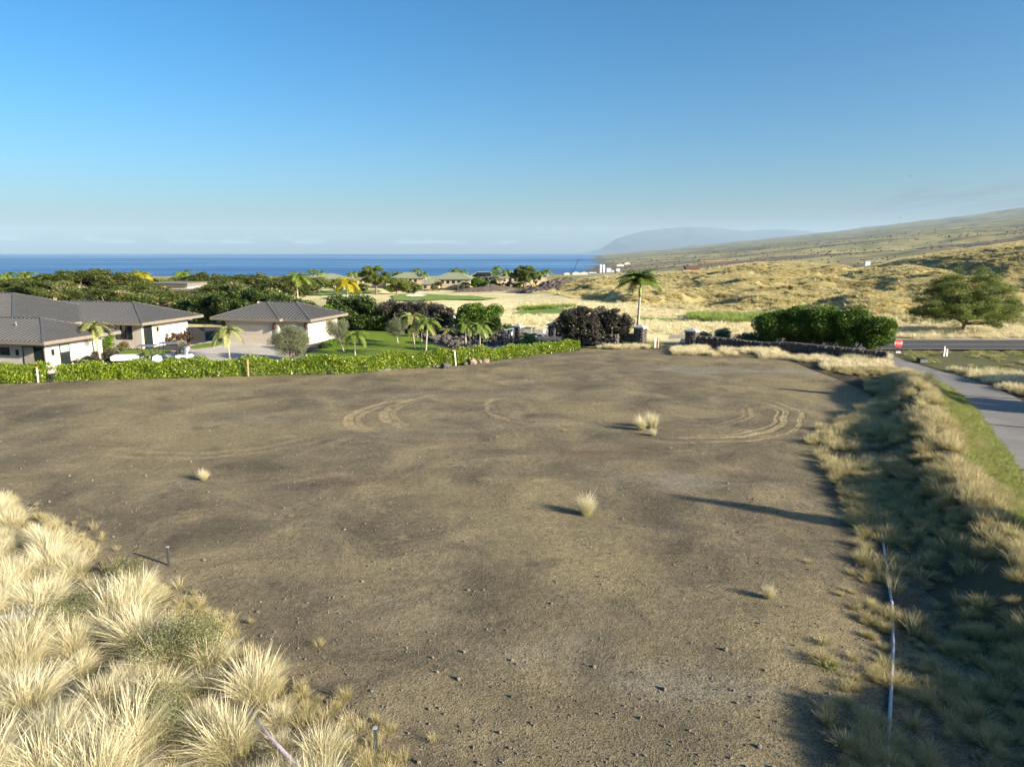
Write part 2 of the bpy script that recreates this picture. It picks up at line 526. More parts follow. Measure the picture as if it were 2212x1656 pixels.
def mat_sea():
    t = NT('ocean water')
    slick = t.noise(t.pos((0.00008, 0.00055, 1)), 1.0, 7, 0.62, dist=0.8)
    slick2 = t.noise(t.pos((0.0004, 0.0035, 1)), 1.0, 5, 0.6)
    v = t.math('ADD', t.math('MULTIPLY', slick, 0.7), t.math('MULTIPLY', slick2, 0.3))
    t.col(t.ramp(v, [(0.36, (0.026, 0.10, 0.25)), (0.5, (0.042, 0.145, 0.31)), (0.58, (0.12, 0.27, 0.44))]))
    rr = t.ramp(v, [(0.45, (0.62, 0.62, 0.62)), (0.62, (0.42, 0.42, 0.42))])
    m = t.fin(0.5, 0.16, 0, t.noise(t.pos((0.03, 0.06, 1)), 1.0, 5, 0.7), 0.5, 4.0)
    t.l.new(rr, t.b.inputs['Roughness'])
    return m


def mat_metal_roof():
    t = NT('grey standing seam metal')
    p = t.pos(1.0, True)
    t.col(t.ramp(t.noise(p, 0.6, 4), [(0.3, (0.100, 0.099, 0.098)), (0.7, (0.122, 0.120, 0.118))]))
    return t.fin(0.5, 0.4, 0.25)


def mat_board():
    t = NT('pale vertical wood siding')
    p = t.pos((9, 9, 0.5), True)
    n = t.noise(p, 1.0, 5, 0.6)
    t.col(t.ramp(n, [(0.25, (0.42, 0.375, 0.315)), (0.75, (0.55, 0.50, 0.43))]))
    return t.fin(0.75, 0.2, 0, n, 0.15, 0.01)


def mat_glass():
    t = NT('dark window glass')
    t.col((0.016, 0.022, 0.022))
    return t.fin(0.06, 0.6)


def mat_lava():
    t = NT('dark lava rock')
    p = t.pos(1.0)
    n = t.noise(p, 3.0, 6, 0.7); v = t.rand()
    c = t.ramp(n, [(0.25, (0.05, 0.046, 0.044)), (0.6, (0.11, 0.10, 0.092)), (0.85, (0.20, 0.175, 0.15))])
    c = t.mix(t.mr(v, 0.45, 1, 0, 0.55), c, (0.15, 0.12, 0.10))
    t.col(c)
    return t.fin(0.9, 0.2, 0, t.noise(p, 14, 5, 0.7), 0.8, 0.05)


def mat_concrete(name, c):
    t = NT(name)
    p = t.pos()
    a = t.noise(p, 0.4, 5, 0.6); b = t.noise(p, 18, 4, 0.6); s = t.noise(t.pos((0.15, 1.2, 1)), 1, 4)
    k = t.ramp(a, [(0.3, tuple(q * 0.82 for q in c)), (0.7, tuple(q * 1.12 for q in c))])
    k = t.mix(1.0, k, t.ramp(b, [(0.3, (0.86, 0.86, 0.86)), (0.7, (1.12, 1.12, 1.12))]), 'MULTIPLY')
    k = t.mix(t.mr(s, 0.6, 0.75, 0, 0.3), k, tuple(q * 0.6 for q in c))
    t.col(k)
    return t.fin(0.85, 0.25, 0, b, 0.25, 0.01)


def mat_lawn(name, a, b, scale=0.5):
    t = NT(name)
    p = t.pos()
    n = t.noise(p, scale, 6, 0.65); f = t.noise(p, 9, 4, 0.7); s = t.noise(t.pos((0.08, 0.9, 1)), 1, 3)
    c = t.ramp(n, [(0.3, a), (0.7, b)])
    c = t.mix(1.0, c, t.ramp(f, [(0.25, (0.66, 0.68, 0.6)), (0.75, (1.3, 1.28, 1.2))]), 'MULTIPLY')
    c = t.mix(t.mr(s, 0.5, 0.7, 0, 0.3), c, tuple(q * 0.7 for q in a))
    t.col(c)
    return t.fin(0.8, 0.2, 0, f, 0.7, 0.06)


MT = dict(
    terrain=mat_terrain(), lot=mat_lot(), sea=mat_sea(), roof=mat_metal_roof(), board=mat_board(), glass=mat_glass(), lava=mat_lava(),
    asphalt=mat_concrete('road asphalt', (0.072, 0.070, 0.070)), path=mat_concrete('grey cart path concrete', (0.20, 0.19, 0.18)), drive=mat_concrete('pale concrete', (0.46, 0.42, 0.36)),
    shoulder=mat_concrete('cracked pale shoulder', (0.34, 0.30, 0.22)),
    lawn=mat_lawn('mown lawn', (0.105, 0.165, 0.014), (0.175, 0.24, 0.03)), fairway=mat_lawn('golf fairway turf', (0.15, 0.235, 0.04), (0.21, 0.29, 0.065), 0.2),
    verge=mat_lawn('weedy verge', (0.10, 0.085, 0.05), (0.115, 0.125, 0.045), 0.7),
    white=mat_plain('white paint', (0.62, 0.61, 0.6), 0.45, 0.4, var=0.06), cream=mat_plain('cream stucco', (0.48, 0.41, 0.31), 0.85), tan=mat_plain('tan stucco', (0.42, 0.33, 0.23), 0.85),
    fascia=mat_plain('taupe fascia', (0.20, 0.17, 0.135), 0.6), dark=mat_plain('black metal', (0.018, 0.018, 0.02), 0.5), darkwood=mat_plain('charcoal fence boards', (0.022, 0.023, 0.026), 0.6),
    door=mat_plain('taupe garage door', (0.50, 0.44, 0.36), 0.6, var=0.05), rubber=mat_plain('tyre rubber', (0.02, 0.02, 0.02), 0.85), vinyl=mat_plain('black vinyl', (0.02, 0.02, 0.022), 0.45),
    greencart=mat_plain('dark green paint', (0.012, 0.045, 0.045), 0.25, 0.6, var=0.04), chrome=mat_plain('bright metal', (0.5, 0.5, 0.5), 0.3, 0.5, 0.9),
    greyroof=mat_plain('grey plastic roof', (0.14, 0.15, 0.165), 0.5), greenroof=mat_plain('sage green tile roof', (0.21, 0.235, 0.15), 0.8, var=0.14, scale=2, bump=0.4, bscale=5),
    solar=mat_plain('solar cells', (0.02, 0.018, 0.022), 0.25, 0.5), cap=mat_plain('pale grey capstone', (0.33, 0.33, 0.335), 0.75, bump=0.2), gate=mat_plain('grey steel gate', (0.22, 0.25, 0.27), 0.5),
    bark=mat_plain('grey brown bark', (0.17, 0.13, 0.095), 0.9, var=0.35, scale=6, bump=0.8, bscale=18), palmbark=mat_plain('pale ringed palm trunk', (0.33, 0.29, 0.235), 0.85, var=0.2, scale=7, bump=0.4),
    crownshaft=mat_plain('green palm crownshaft', (0.19, 0.25, 0.07), 0.5), red=mat_plain('red sign face', (0.42, 0.03, 0.03), 0.45, var=0.05), orange=mat_plain('orange machine paint', (0.75, 0.26, 0.02), 0.45),
    yellow=mat_plain('dusty yellow machine paint', (0.48, 0.33, 0.08), 0.6, var=0.25), rust=mat_plain('rust red steel', (0.17, 0.085, 0.055), 0.7), lumber=mat_plain('new lumber', (0.40, 0.28, 0.17), 0.7),
    hivis=mat_plain('high visibility cloth', (0.55, 0.8, 0.03), 0.7), skin=mat_plain('skin', (0.35, 0.2, 0.13), 0.6), denim=mat_plain('dark work cloth', (0.04, 0.045, 0.06), 0.8),
    pink=mat_plain('pink survey paint', (0.75, 0.25, 0.22), 0.6), pvc=mat_plain('weathered white pvc', (0.40, 0.41, 0.45), 0.5, var=0.08), boxgreen=mat_plain('grey green plastic', (0.05, 0.06, 0.055), 0.6),
    sand=mat_plain('bunker sand', (0.72, 0.65, 0.52), 0.95, obj=False), purplehose=mat_plain('faded purple pipe', (0.42, 0.36, 0.42), 0.5), silver=mat_plain('silver car paint', (0.42, 0.43, 0.45), 0.3, 0.6, 0.4, var=0.03),
    slate=mat_plain('blue grey car paint', (0.17, 0.2, 0.24), 0.3, 0.6, 0.3, var=0.03), taillight=mat_plain('red lens', (0.3, 0.01, 0.01), 0.3), stone=mat_plain('tan boulder', (0.24, 0.19, 0.14), 0.9, var=0.3, bump=0.8, bscale=8),
    pebble=mat_plain('pebble', (0.165, 0.14, 0.115), 0.9, var=0.35, scale=40), yellowline=mat_plain('road line paint', (0.5, 0.47, 0.4), 0.7), island=mat_plain('distant island rock and forest', (0.035, 0.05, 0.06), 0.95, var=0.2, scale=0.0004),
    greycurtain=mat_plain('pale curtain', (0.33, 0.30, 0.24), 0.85), bird=mat_plain('dark feathers', (0.03, 0.028, 0.026), 0.8), blind=mat_plain('pale green blind', (0.25, 0.33, 0.28), 0.6), wood=mat_plain('weathered board', (0.4, 0.38, 0.34), 0.85),
)
LF = dict(
    hedge=mat_leaf('glossy hedge leaves', (0.069, 0.1265, 0.0092), (0.1725, 0.253, 0.0184), (0.3795, 0.437, 0.0575), 0.35, 0.25, 0.5),
    monkey=mat_leaf('monkeypod leaflets', (0.055, 0.078, 0.020), (0.105, 0.138, 0.034), (0.20, 0.22, 0.07), 0.55, 0.24, 0.25, flower=(0.42, 0.34, 0.22)),
    citrus=mat_leaf('dark glossy leaves', (0.022, 0.042, 0.011), (0.044, 0.078, 0.017), (0.14, 0.18, 0.045), 0.5, 0.15, 0.28, flower=(0.5, 0.48, 0.2)),
    bright=mat_leaf('fresh green leaves', (0.049, 0.119, 0.0084), (0.098, 0.203, 0.0168), (0.238, 0.336, 0.042), 0.5, 0.2, 0.28),
    clipped=mat_leaf('dense round tree leaves', (0.038, 0.08, 0.010), (0.08, 0.15, 0.018), (0.23, 0.31, 0.045), 0.5, 0.2, 0.28),
    purple=mat_leaf('bronze purple leaves', (0.020, 0.021, 0.015), (0.045, 0.042, 0.030), (0.17, 0.145, 0.11), 0.42, 0.12, 0.45),
    olive=mat_leaf('silver green leaves', (0.10, 0.12, 0.065), (0.19, 0.21, 0.12), (0.32, 0.33, 0.22), 0.6, 0.2, 0.25),
    kiawe=mat_leaf('feathery green leaflets', (0.10, 0.14, 0.03), (0.175, 0.225, 0.055), (0.29, 0.33, 0.11), 0.6, 0.32, 0.2),
    palm=mat_leaf('green palm leaflets', (0.06075, 0.1148, 0.0162), (0.135, 0.2025, 0.0297), (0.3105, 0.3375, 0.081), 0.42, 0.25, 0.4),
    palmy=mat_leaf('yellow palm leaflets', (0.22, 0.20, 0.012), (0.42, 0.36, 0.016), (0.6, 0.48, 0.03), 0.45, 0.3, 0.35),
    palmpale=mat_leaf('pale green palm leaflets', (0.16, 0.19, 0.05), (0.29, 0.31, 0.10), (0.42, 0.41, 0.18), 0.45, 0.25, 0.35),
    white=mat_leaf('leaves with white blossom', (0.05, 0.09, 0.02), (0.10, 0.16, 0.03), (0.70, 0.72, 0.62), 0.5, 0.2, 0.3),
    ixora=mat_leaf('leaves with coral blossom', (0.06, 0.11, 0.03), (0.10, 0.15, 0.04), (0.62, 0.16, 0.13), 0.5, 0.2, 0.3),
    ti=mat_leaf('red brown ti leaves', (0.05, 0.03, 0.025), (0.12, 0.07, 0.05), (0.28, 0.17, 0.10), 0.45, 0.2, 0.4),
    weed=mat_leaf('grey green weed leaves', (0.10, 0.115, 0.045), (0.17, 0.18, 0.075), (0.30, 0.29, 0.14), 0.6, 0.25, 0.2),
    scrub=mat_leaf('dry country scrub', (0.0525, 0.075, 0.027), (0.09, 0.12, 0.042), (0.165, 0.1875, 0.075), 0.7, 0.1, 0.15),
)
BL = dict(
    fountain=mat_blade('bleached fountain grass', (0.20, 0.24, 0.07), (0.49, 0.455, 0.24), (0.76, 0.71, 0.50), dry=(0.46, 0.42, 0.25)),
    dry=mat_blade('dry olive grass', (0.13, 0.13, 0.04), (0.33, 0.30, 0.12), (0.54, 0.46, 0.25)),
    straw=mat_blade('pale straw', (0.42, 0.365, 0.18), (0.66, 0.58, 0.35), (0.82, 0.74, 0.50), dry=(0.56, 0.48, 0.28)),
    seed=mat_blade('pale seeding stems', (0.16, 0.16, 0.05), (0.40, 0.36, 0.15), (0.70, 0.61, 0.38)),
    lush=mat_blade('lush green grass', (0.09, 0.17, 0.02), (0.17, 0.28, 0.035), (0.28, 0.37, 0.08), dryness=0.15),
    green=mat_blade('green verge grass', (0.10, 0.17, 0.02), (0.19, 0.27, 0.045), (0.34, 0.38, 0.11), dryness=0.2),
    dune=mat_blade('dune bunch grass', (0.26, 0.22, 0.085), (0.50, 0.43, 0.19), (0.66, 0.58, 0.31), dry=(0.54, 0.46, 0.24)),
)

# ================================================================== THE SETTING
def far_colour(x, y, z):
    """base colour of the land itself: straw meadow, olive dunes, grassland with lava flows"""
    n = len(x)
    r = np.hypot(x, y)
    straw = np.array([0.67, 0.585, 0.345]); olive = np.array([0.36, 0.31, 0.15]); soil = np.array([0.07, 0.058, 0.042])
    c = np.tile(straw, (n, 1))
    y0 = np.interp(x, [5, 12, 21, 27, 40, 53, 70, 100, 160], [262, 250, 170, 134, 112, 96, 88, 82, 78])
    dn = (sstep(-4, 14, y - y0) * sstep(8, 18, x))[:, None]
    c = c * (1 - dn) + olive * dn
    bare = (sstep(0.55, 0.66, fbm(x / 7, y / 7, 61, 4)) * 0.6)[:, None] * dn
    c = c * (1 - bare) + np.array([0.15, 0.12, 0.075]) * bare
    pale = (sstep(0.52, 0.66, fbm(x / 30, y / 14, 62, 4)) * 0.2)[:, None] * dn
    c = c * (1 - pale) + straw * pale
    green = (sstep(0.58, 0.7, fbm(x / 22, y / 40, 63, 4)) * 0.45 * (1 - dn[:, 0]))[:, None]
    c = c * (1 - green) + np.array([0.30, 0.31, 0.12]) * green
    # bare terrace on the crest of the dunes
    # far slope
    d = hill_d(x, y); s = x * math.sin(BETA) + y * math.cos(BETA)
    fs = sstep(420, 900, r)[:, None]
    f = np.tile(np.array([0.35, 0.315, 0.16]), (n, 1))
    a = sstep(0.45, 0.62, fbm(d / 900 + 5, s / 190, 71, 5))[:, None]
    f = f * (1 - a * 0.7) + np.array([0.48, 0.41, 0.22]) * a * 0.7
    b = sstep(0.54, 0.62, fbm(d / 1500 + 2, s / 260, 72, 5))[:, None]
    f = f * (1 - b * 0.85) + np.array([0.17, 0.11, 0.095]) * b * 0.85
    g = sstep(0.50, 0.62, fbm(d / 500, s / 150, 73, 5))[:, None] * (0.35 + 0.5 * sstep(0.5, 0.6, fbm(d / 60, s / 40, 74, 4))[:, None])
    f = f * (1 - g) + np.array([0.14, 0.15, 0.075]) * g
    top = sstep(4000, 8000, r)[:, None] * 0.55
    f = f * (1 - top) + np.array([0.19, 0.19, 0.12]) * top
    shore = ((1 - sstep(3, 14, z - SEA)) * sstep(2000, 3000, r))[:, None]
    f = f * (1 - shore * 0.6) + np.array([0.07, 0.06, 0.05]) * shore * 0.6
    c = c * (1 - fs) + f * fs
    nr = (1 - sstep(66, 76, y))[:, None]
    c = c * (1 - nr) + soil * nr
    wv = (nr[:, 0] * sstep(0.5, 0.66, fbm(x / 3, y / 3, 75, 4)) * 0.35)[:, None]
    c = c * (1 - wv) + np.array([0.22, 0.185, 0.10]) * wv
    return c


LOT_X0, LOT_X1, LOT_Y0, LOT_Y1 = -75.0, 22.0, 2.0, 66.0


def in_lot(x, y):
    ye = np.interp(x, EX, EYS)
    return sstep(0.3, 1.2, ye - y + 0.4) * sstep(0, 2, path_left(y) - 4.5 - x) * sstep(0, 2, y - LOT_Y0)


def build_ground():
    nb, nr = 660, 520
    th = np.linspace(R(-90), R(90), nb)
    rr = np.concatenate([[0.0], np.geomspace(4, 21000, nr)])
    T, Q = np.meshgrid(th, rr)
    x = (np.sin(T) * Q).ravel(); y = (np.cos(T) * Q - 40).ravel()
    z = height(x, y)
    sink = in_lot(x, y) * ((x > LOT_X0 + 1) & (x < LOT_X1)) * 0.12
    cut = np.zeros_like(x)
    for x0, x1, y0, y1 in ((-62, 2, 52, 92),):
        cut = np.maximum(cut, sstep(0, 2, x - x0) * sstep(0, 2, x1 - x) * sstep(0, 2, y - y0) * sstep(0, 2, y1 - y) * sstep(3.5, 5, y - np.interp(x, EX, EYS)))
    c = far_colour(x, y, z)
    z = z - sink - cut * 0.1
    idx = np.arange((nr + 1) * nb).reshape(nr + 1, nb)
    F = np.c_[idx[:-1, :-1].ravel(), idx[:-1, 1:].ravel(), idx[1:, 1:].ravel(), idx[1:, :-1].ravel()]
    me = mesh_np('ground', np.c_[x, y, z], F[:, ::-1], MT['terrain'], {'col': c}, True)
    tag(link('ground', me), 'dry rolling grassland running from the lot down to the sea and up the far slope', 'ground', kind='structure')


build_ground()


def sheet(name, mat, x0, x1, y0, y1, step, keep, lift, label, extra=None, kind='structure', zf=None):
    """a conforming sheet cut to keep(x,y)>0"""
    xs = np.arange(x0, x1 + step, step); ys = np.arange(y0, y1 + step, step)
    X, Y = np.meshgrid(xs, ys); x, y = X.ravel(), Y.ravel()
    z = (height(x, y) if zf is None else zf(x, y)) + lift
    if extra is not None: z = z + extra(x, y)
    nx = len(xs)
    idx = np.arange(len(x)).reshape(len(ys), nx)
    F = np.c_[idx[:-1, :-1].ravel(), idx[:-1, 1:].ravel(), idx[1:, 1:].ravel(), idx[1:, :-1].ravel()]
    k = keep(x, y) > 0
    F = F[k[F].all(axis=1)]
    used = np.unique(F); mp = np.zeros(len(x), int); mp[used] = np.arange(len(used))
    me = mesh_np(name, np.c_[x, y, z][used], mp[F], mat, None, True)
    return tag(link(name, me), label, name.replace('_', ' '), kind=kind)


sheet('dirt_lot', MT['lot'], LOT_X0, LOT_X1, LOT_Y0, LOT_Y1, 0.3, lambda x, y: in_lot(x, y) - 0.02 + 0 * x, 0.006,
      'graded dark brown dirt lot with tyre arcs in the middle of the view',
      lambda x, y: (fbm(x / 2.2, y / 2.2, 81, 4) - 0.5) * 0.09 + (fbm(x / 9, y / 9, 82, 3) - 0.5) * 0.12)

# sea
th = np.linspace(0, 2 * math.pi, 181)[:-1]
rings = [1500, 2500, 4000, 7000, 12000, 20000, 35000, 57000]
V = [(math.sin(a) * r_, math.cos(a) * r_, SEA) for r_ in rings for a in th]
F = [(i * 180 + k, i * 180 + (k + 1) % 180, (i + 1) * 180 + (k + 1) % 180, (i + 1) * 180 + k) for i in range(len(rings) - 1) for k in range(180)]
tag(link('sea', mesh_np('sea', V, np.array(F)[:, ::-1], MT['sea'])), 'deep blue ocean reaching to the horizon', 'sea', kind='structure')


def strip(name, pts, widths, mat, lift, label, cat=None, parent=None, zs=None, thick=0.0, sub=6):
    """a road-like ribbon along a smoothed centre line"""
    P = [Vector((*p, 0)) for p in pts]; n = len(P)
    if not hasattr(widths, '__len__'): widths = [widths] * n
    C, W, Z = [], [], []
    for i in range(n - 1):
        p0, p1, p2, p3 = P[max(i - 1, 0)], P[i], P[i + 1], P[min(i + 2, n - 1)]
        for k in range(sub if i < n - 2 else sub + 1):
            u = k / sub
            C.append(0.5 * ((2 * p1) + (p2 - p0) * u + (2 * p0 - 5 * p1 + 4 * p2 - p3) * u * u + (3 * p1 - p0 - 3 * p2 + p3) * u ** 3))
            W.append(widths[i] * (1 - u) + widths[i + 1] * u)
            if zs: Z.append(zs[i] * (1 - u) + zs[i + 1] * u)
    v, f = [], []
    NS = 5
    for i, c in enumerate(C):
        d = (C[min(i + 1, len(C) - 1)] - C[max(i - 1, 0)]).normalized(); s_ = Vector((d.y, -d.x, 0))
        for j in range(NS):
            q = c + s_ * W[i] * (j / (NS - 1) - 0.5)
            v.append((q.x, q.y, (Z[i] if zs else hz(q.x, q.y)) + lift))
    for i in range(len(C) - 1):
        for j in range(NS - 1):
            f.append((i * NS + j, i * NS + j + 1, (i + 1) * NS + j + 1, (i + 1) * NS + j))
    me = mesh_np(name, v, np.array(f), mat, None, True)
    o = link(name, me, parent)
    if not parent: tag(o, label, cat or name.replace('_', ' '), kind='structure')
    return o


ROAD = [(120, 63.5), (80, 66.5), (50, 68.6), (34, 69.6), (22, 71.0), (12, 74.0), (4, 79.0), (-2, 86.0), (-7, 95), (-14, 107), (-30, 125)]
RZ = [0.10, -0.1, -0.30, -0.40, -0.47, -0.60, -0.85, -1.15, -1.45, -2.0, -2.9]
road = strip('road', ROAD, 7.4, MT['asphalt'], 0.03, 'two lane dark asphalt road crossing behind the stone walls', 'road', zs=RZ)
strip('centre_line', ROAD, 0.13, MT['yellowline'], 0.036, None, parent=road, zs=RZ)
strip('edge_line', [(p[0] + 0.3, p[1] - 3.3) for p in ROAD[:5]], 0.1, MT['yellowline'], 0.036, None, parent=road, zs=RZ[:5])
strip('road_shoulder', [(p[0] - 0.4, p[1] + 5.4) for p in ROAD[1:8]], 4.2, MT['shoulder'], 0.024, 'cracked pale gravel shoulder beyond the road', 'shoulder', zs=RZ[1:8])
cart_path = strip('cart_path', PATH, PWID, MT['path'], 0.05, 'curving grey concrete cart path right of the grassy berm', 'path')
for i, (px_, py_) in enumerate(((21.2, 26.6), (24.9, 34.2), (28.4, 41.6))):
    d = Vector((0.45, 0.89)) if i < 2 else Vector((0.3, 0.95))
    s_ = Vector((d.y, -d.x))
    b = MB(); a_ = Vector((px_, py_)) - s_ * 1.7; e_ = Vector((px_, py_)) + s_ * 1.7
    z_ = max(hz(*a_), hz(*e_)) + 0.056
    b.box(-1.7, 1.7, -0.006, 0.006, -0.03, -0.002)
    b.build('joint', MT['dark'], cart_path, (px_, py_, z_ - 0.0), (0, 0, math.atan2(s_.y, s_.x)))


def poly_mask(poly, wob=0.0, seed=0):
    P = np.array(poly, float)

    def f(x, y):
        if wob:
            x = x + (fbm(x / 3, y / 3, seed, 3) - 0.5) * wob; y = y + (fbm(x / 3 + 9, y / 3, seed + 1, 3) - 0.5) * wob
        ins = np.zeros(x.shape, bool); j = len(P) - 1
        for i in range(len(P)):
            xi, yi = P[i]; xj, yj = P[j]
            ins ^= ((yi > y) != (yj > y)) & (x < (xj - xi) * (y - yi) / (yj - yi + 1e-12) + xi)
            j = i
        return ins.astype(float)
    return f


PAD = -1.2


def padz(x, y):
    return height(x, y) * 0 + PAD


def vpoly(pts, z): return [tuple(atz(a, b, z)[:2]) for a, b in pts]


# house grounds: the lawn sheet, concrete drive, walk, planting beds
lawn_poly = vpoly([(640, 792), (660, 762), (690, 752), (715, 738), (735, 722), (748, 712), (800, 711), (860, 716), (905, 727), (935, 742), (985, 757), (1010, 762), (930, 790)], PAD)
sheet('lawn', MT['lawn'], -60, 2, 52, 92, 0.4, poly_mask(lawn_poly + [], 0.3, 91), 0.03, 'bright mown lawn right of the garage with young palms', zf=padz)
drive_poly = vpoly([(395, 770), (405, 757), (480, 740), (520, 738), (640, 748), (660, 765), (640, 778), (760, 780), (930, 772), (985, 764), (1020, 756), (1060, 747), (1090, 744), (1122, 742), (1130, 748), (1080, 757), (1000, 775), (930, 810), (640, 820), (380, 800)], PAD)
sheet('driveway', MT['drive'], -60, 4, 50, 92, 0.35, poly_mask(drive_poly), 0.014, 'pale concrete driveway in front of the garage', zf=padz)
walk_poly = vpoly([(395, 757), (260, 758), (240, 772), (250, 780), (420, 770), (470, 745), (500, 736), (480, 732), (430, 741), (395, 748)], PAD)
sheet('garden_walk', MT['drive'], -60, 2, 52, 92, 0.35, poly_mask(walk_poly), 0.020, 'concrete walk between house and driveway', zf=padz)
l2 = vpoly([(250, 766), (262, 757), (330, 754), (380, 757), (345, 770), (250, 772)], PAD)
sheet('side_lawn', MT['lawn'], -60, 2, 52, 92, 0.3, poly_mask(l2, 0.2, 93), 0.034, 'small lawn strip beside the parked carts', zf=padz)
l3 = vpoly([(395, 752), (430, 743), (480, 737), (495, 740), (470, 748), (420, 755)], PAD)
sheet('entry_lawn', MT['lawn'], -60, 2, 52, 92, 0.3, poly_mask(l3, 0.2, 94), 0.038, 'lawn wedge left of the garage drive', zf=padz)
bd = MB(); 
sheet('planting_bed', mat_plain('dark cinder mulch', (0.05, 0.045, 0.042), 0.95, obj=False, scale=9, var=0.4), -62, 6, 50, 94, 0.5,
      lambda x, y: ((y - np.interp(x, EX, EYS)) > 3.0) & (x < 3.5), 0.004, 'dark cinder ground under the house garden', zf=padz)
FW = [('golf_tee', vpoly([(1100, 672), (1120, 664), (1175, 662), (1215, 664), (1240, 671), (1215, 680), (1160, 682), (1120, 680)], -1.35), 'small green golf tee left of the dark purple bush', 1),
      ('golf_green', vpoly([(1340, 676), (1400, 678), (1450, 682), (1490, 688), (1470, 691), (1400, 690), (1330, 688)], -0.9), 'green golf tee right of the tall palm trunk', 2),
      ('golf_tee', vpoly([(1545, 683), (1580, 674), (1640, 673), (1700, 675), (1690, 684), (1640, 690), (1580, 690)], -0.8), 'green golf tee left behind the clipped trees', 3)]
for nm, pl_, lb, i in FW:
    xs = [p[0] for p in pl_]; ys = [p[1] for p in pl_]
    sheet(nm, MT['fairway'], min(xs) - 1, max(xs) + 1, min(ys) - 2, max(ys) + 2, 0.6, poly_mask(pl_, 1.2, 95 + i), 0.16, lb)


def slope_pt(vx, vy, lo=60.0, hi=1500.0):
    # where a view line meets the falling ground
    for _ in range(50):
        m = (lo + hi) / 2; p = aty(vx, vy, m)
        if p.z > hz(p.x, p.y): lo = m
        else: hi = m
    return aty(vx, vy, lo)


def slope_poly(pts): return [tuple(slope_pt(*p)[:2]) for p in pts]


for nm, pts, mt, lb, lift in (('fairway', [(640, 636), (700, 628), (820, 626), (830, 631), (760, 636), (690, 640)], 'fairway', 'green fairway strip behind the yellow palm', 0.3),
                              ('fairway', [(690, 645), (760, 640), (790, 642), (770, 647), (720, 649)], 'fairway', 'small fairway patch just above the garage roof', 0.3),
                              ('fairway', [(840, 640), (870, 636), (935, 636), (1000, 640), (1080, 646), (1040, 650), (960, 648), (900, 652), (850, 650)], 'fairway', 'fairway around the white sand bunker', 0.3),
                              ('fairway', [(860, 626), (930, 622), (1010, 622), (1010, 625), (930, 627)], 'fairway', 'thin fairway strip in front of the green roofed houses', 0.35),
                              ('sand_bunker', [(870, 641), (885, 637), (905, 636.5), (928, 640), (915, 643), (890, 644)], 'sand', 'white sand bunker on the golf course', 0.45),
                              ('gravel_pad', [(1000, 624), (1075, 618), (1100, 612), (1150, 613), (1180, 618), (1150, 624), (1080, 627)], 'shoulder', 'graded brown pad beside the loader', 0.5),
                              ('fairway', [(1070, 613), (1100, 609), (1160, 609), (1150, 612), (1100, 614)], 'fairway', 'far fairway below the solar roof house', 0.4)):
    pl_ = slope_poly(pts); xs = [p[0] for p in pl_]; ys = [p[1] for p in pl_]
    sheet(nm, MT[mt], min(xs) - 1, max(xs) + 1, min(ys) - 2, max(ys) + 2, max(0.6, (max(ys) - min(ys)) / 90), poly_mask(pl_, 2.0, 99), lift, lb)
# terrace on the dune crest (graded bare soil)
tp = [(1700, 581), (1760, 579), (1850, 582), (1900, 590), (1935, 597), (1880, 599), (1800, 592), (1740, 586)]
pl_ = slope_poly(tp); xs = [p[0] for p in pl_]; ys = [p[1] for p in pl_]
sheet('graded_terrace', MT['lot'], min(xs) - 1, max(xs) + 1, min(ys) - 2, max(ys) + 2, 1.2, poly_mask(pl_, 3.0, 97), 0.35, 'bare graded soil terrace on the dune crest')
sheet('verge', MT['verge'], 31, 75, 47, 66, 0.4, lambda x, y: ((x - np.interp(y, [p[1] for p in PATH], [p[0] for p in PATH])) > 1.4) & (y < np.interp(x, [30, 50, 80], [65.6, 64.7, 62.6])), 0.02, 'weedy patchy verge between cart path and road')

# distant island
isl = [(1300, 538), (1330, 516), (1365, 505), (1400, 498), (1450, 492.5), (1500, 489.5), (1530, 491), (1560, 493.5), (1590, 497), (1612, 499.5), (1640, 496.5), (1665, 496), (1690, 495), (1720, 497.5), (1750, 500), (1775, 503.5), (1810, 509), (1850, 518), (1900, 530)]
ID = 46000.0
IX = [aty(a, b, ID).x for a, b in isl]; IZ = [aty(a, b, ID).z for a, b in isl]
xs = np.linspace(IX[0] - 1500, IX[-1] + 1500, 150); us = np.linspace(-1, 1, 31)
X, U = np.meshgrid(xs, us)
prof = np.interp(X, [IX[0] - 1500] + IX + [IX[-1] + 1500], [SEA - 20] + IZ + [SEA - 20])
Z = SEA - 20 + (prof - SEA + 20) * np.clip(1 - np.abs(U), 0, 1) ** 0.8 * (1 - 0.25 * (np.abs(U) > 0.02) * fbm(X / 900, U * 9, 5, 4))
idx = np.arange(X.size).reshape(X.shape)
F = np.c_[idx[:-1, :-1].ravel(), idx[:-1, 1:].ravel(), idx[1:, 1:].ravel(), idx[1:, :-1].ravel()]
tag(link('mountain_island', mesh_np('mountain_island', np.c_[X.ravel(), (ID + U * 9000).ravel(), Z.ravel()], F, MT['island'], None, True)), 'faint blue mountain island on the horizon', 'island', kind='structure')

# air
hb = MB().box(-58000, 58000, -3000, 60000, SEA - 60, 1900)
hm = bpy.data.materials.new('sea haze'); hm.use_nodes = True
hn, hl = hm.node_tree.nodes, hm.node_tree.links
hn.remove(hn['Principled BSDF'])
pv = hn.new('ShaderNodeVolumePrincipled')
pv.inputs['Color'].default_value = (0.58, 0.80, 1.0, 1)
pv.inputs['Density'].default_value = 1.7e-5
pv.inputs['Anisotropy'].default_value = 0.0
hl.new(pv.outputs[0], hn['Material Output'].inputs['Volume'])
tag(hb.build('haze', hm), 'thin pale marine haze', 'haze', kind='stuff')

# ================================================================== VEGETATION KIT
def unit_rand(n, rng):
    v = rng.normal(size=(n, 3)); return v / np.linalg.norm(v, axis=1)[:, None]


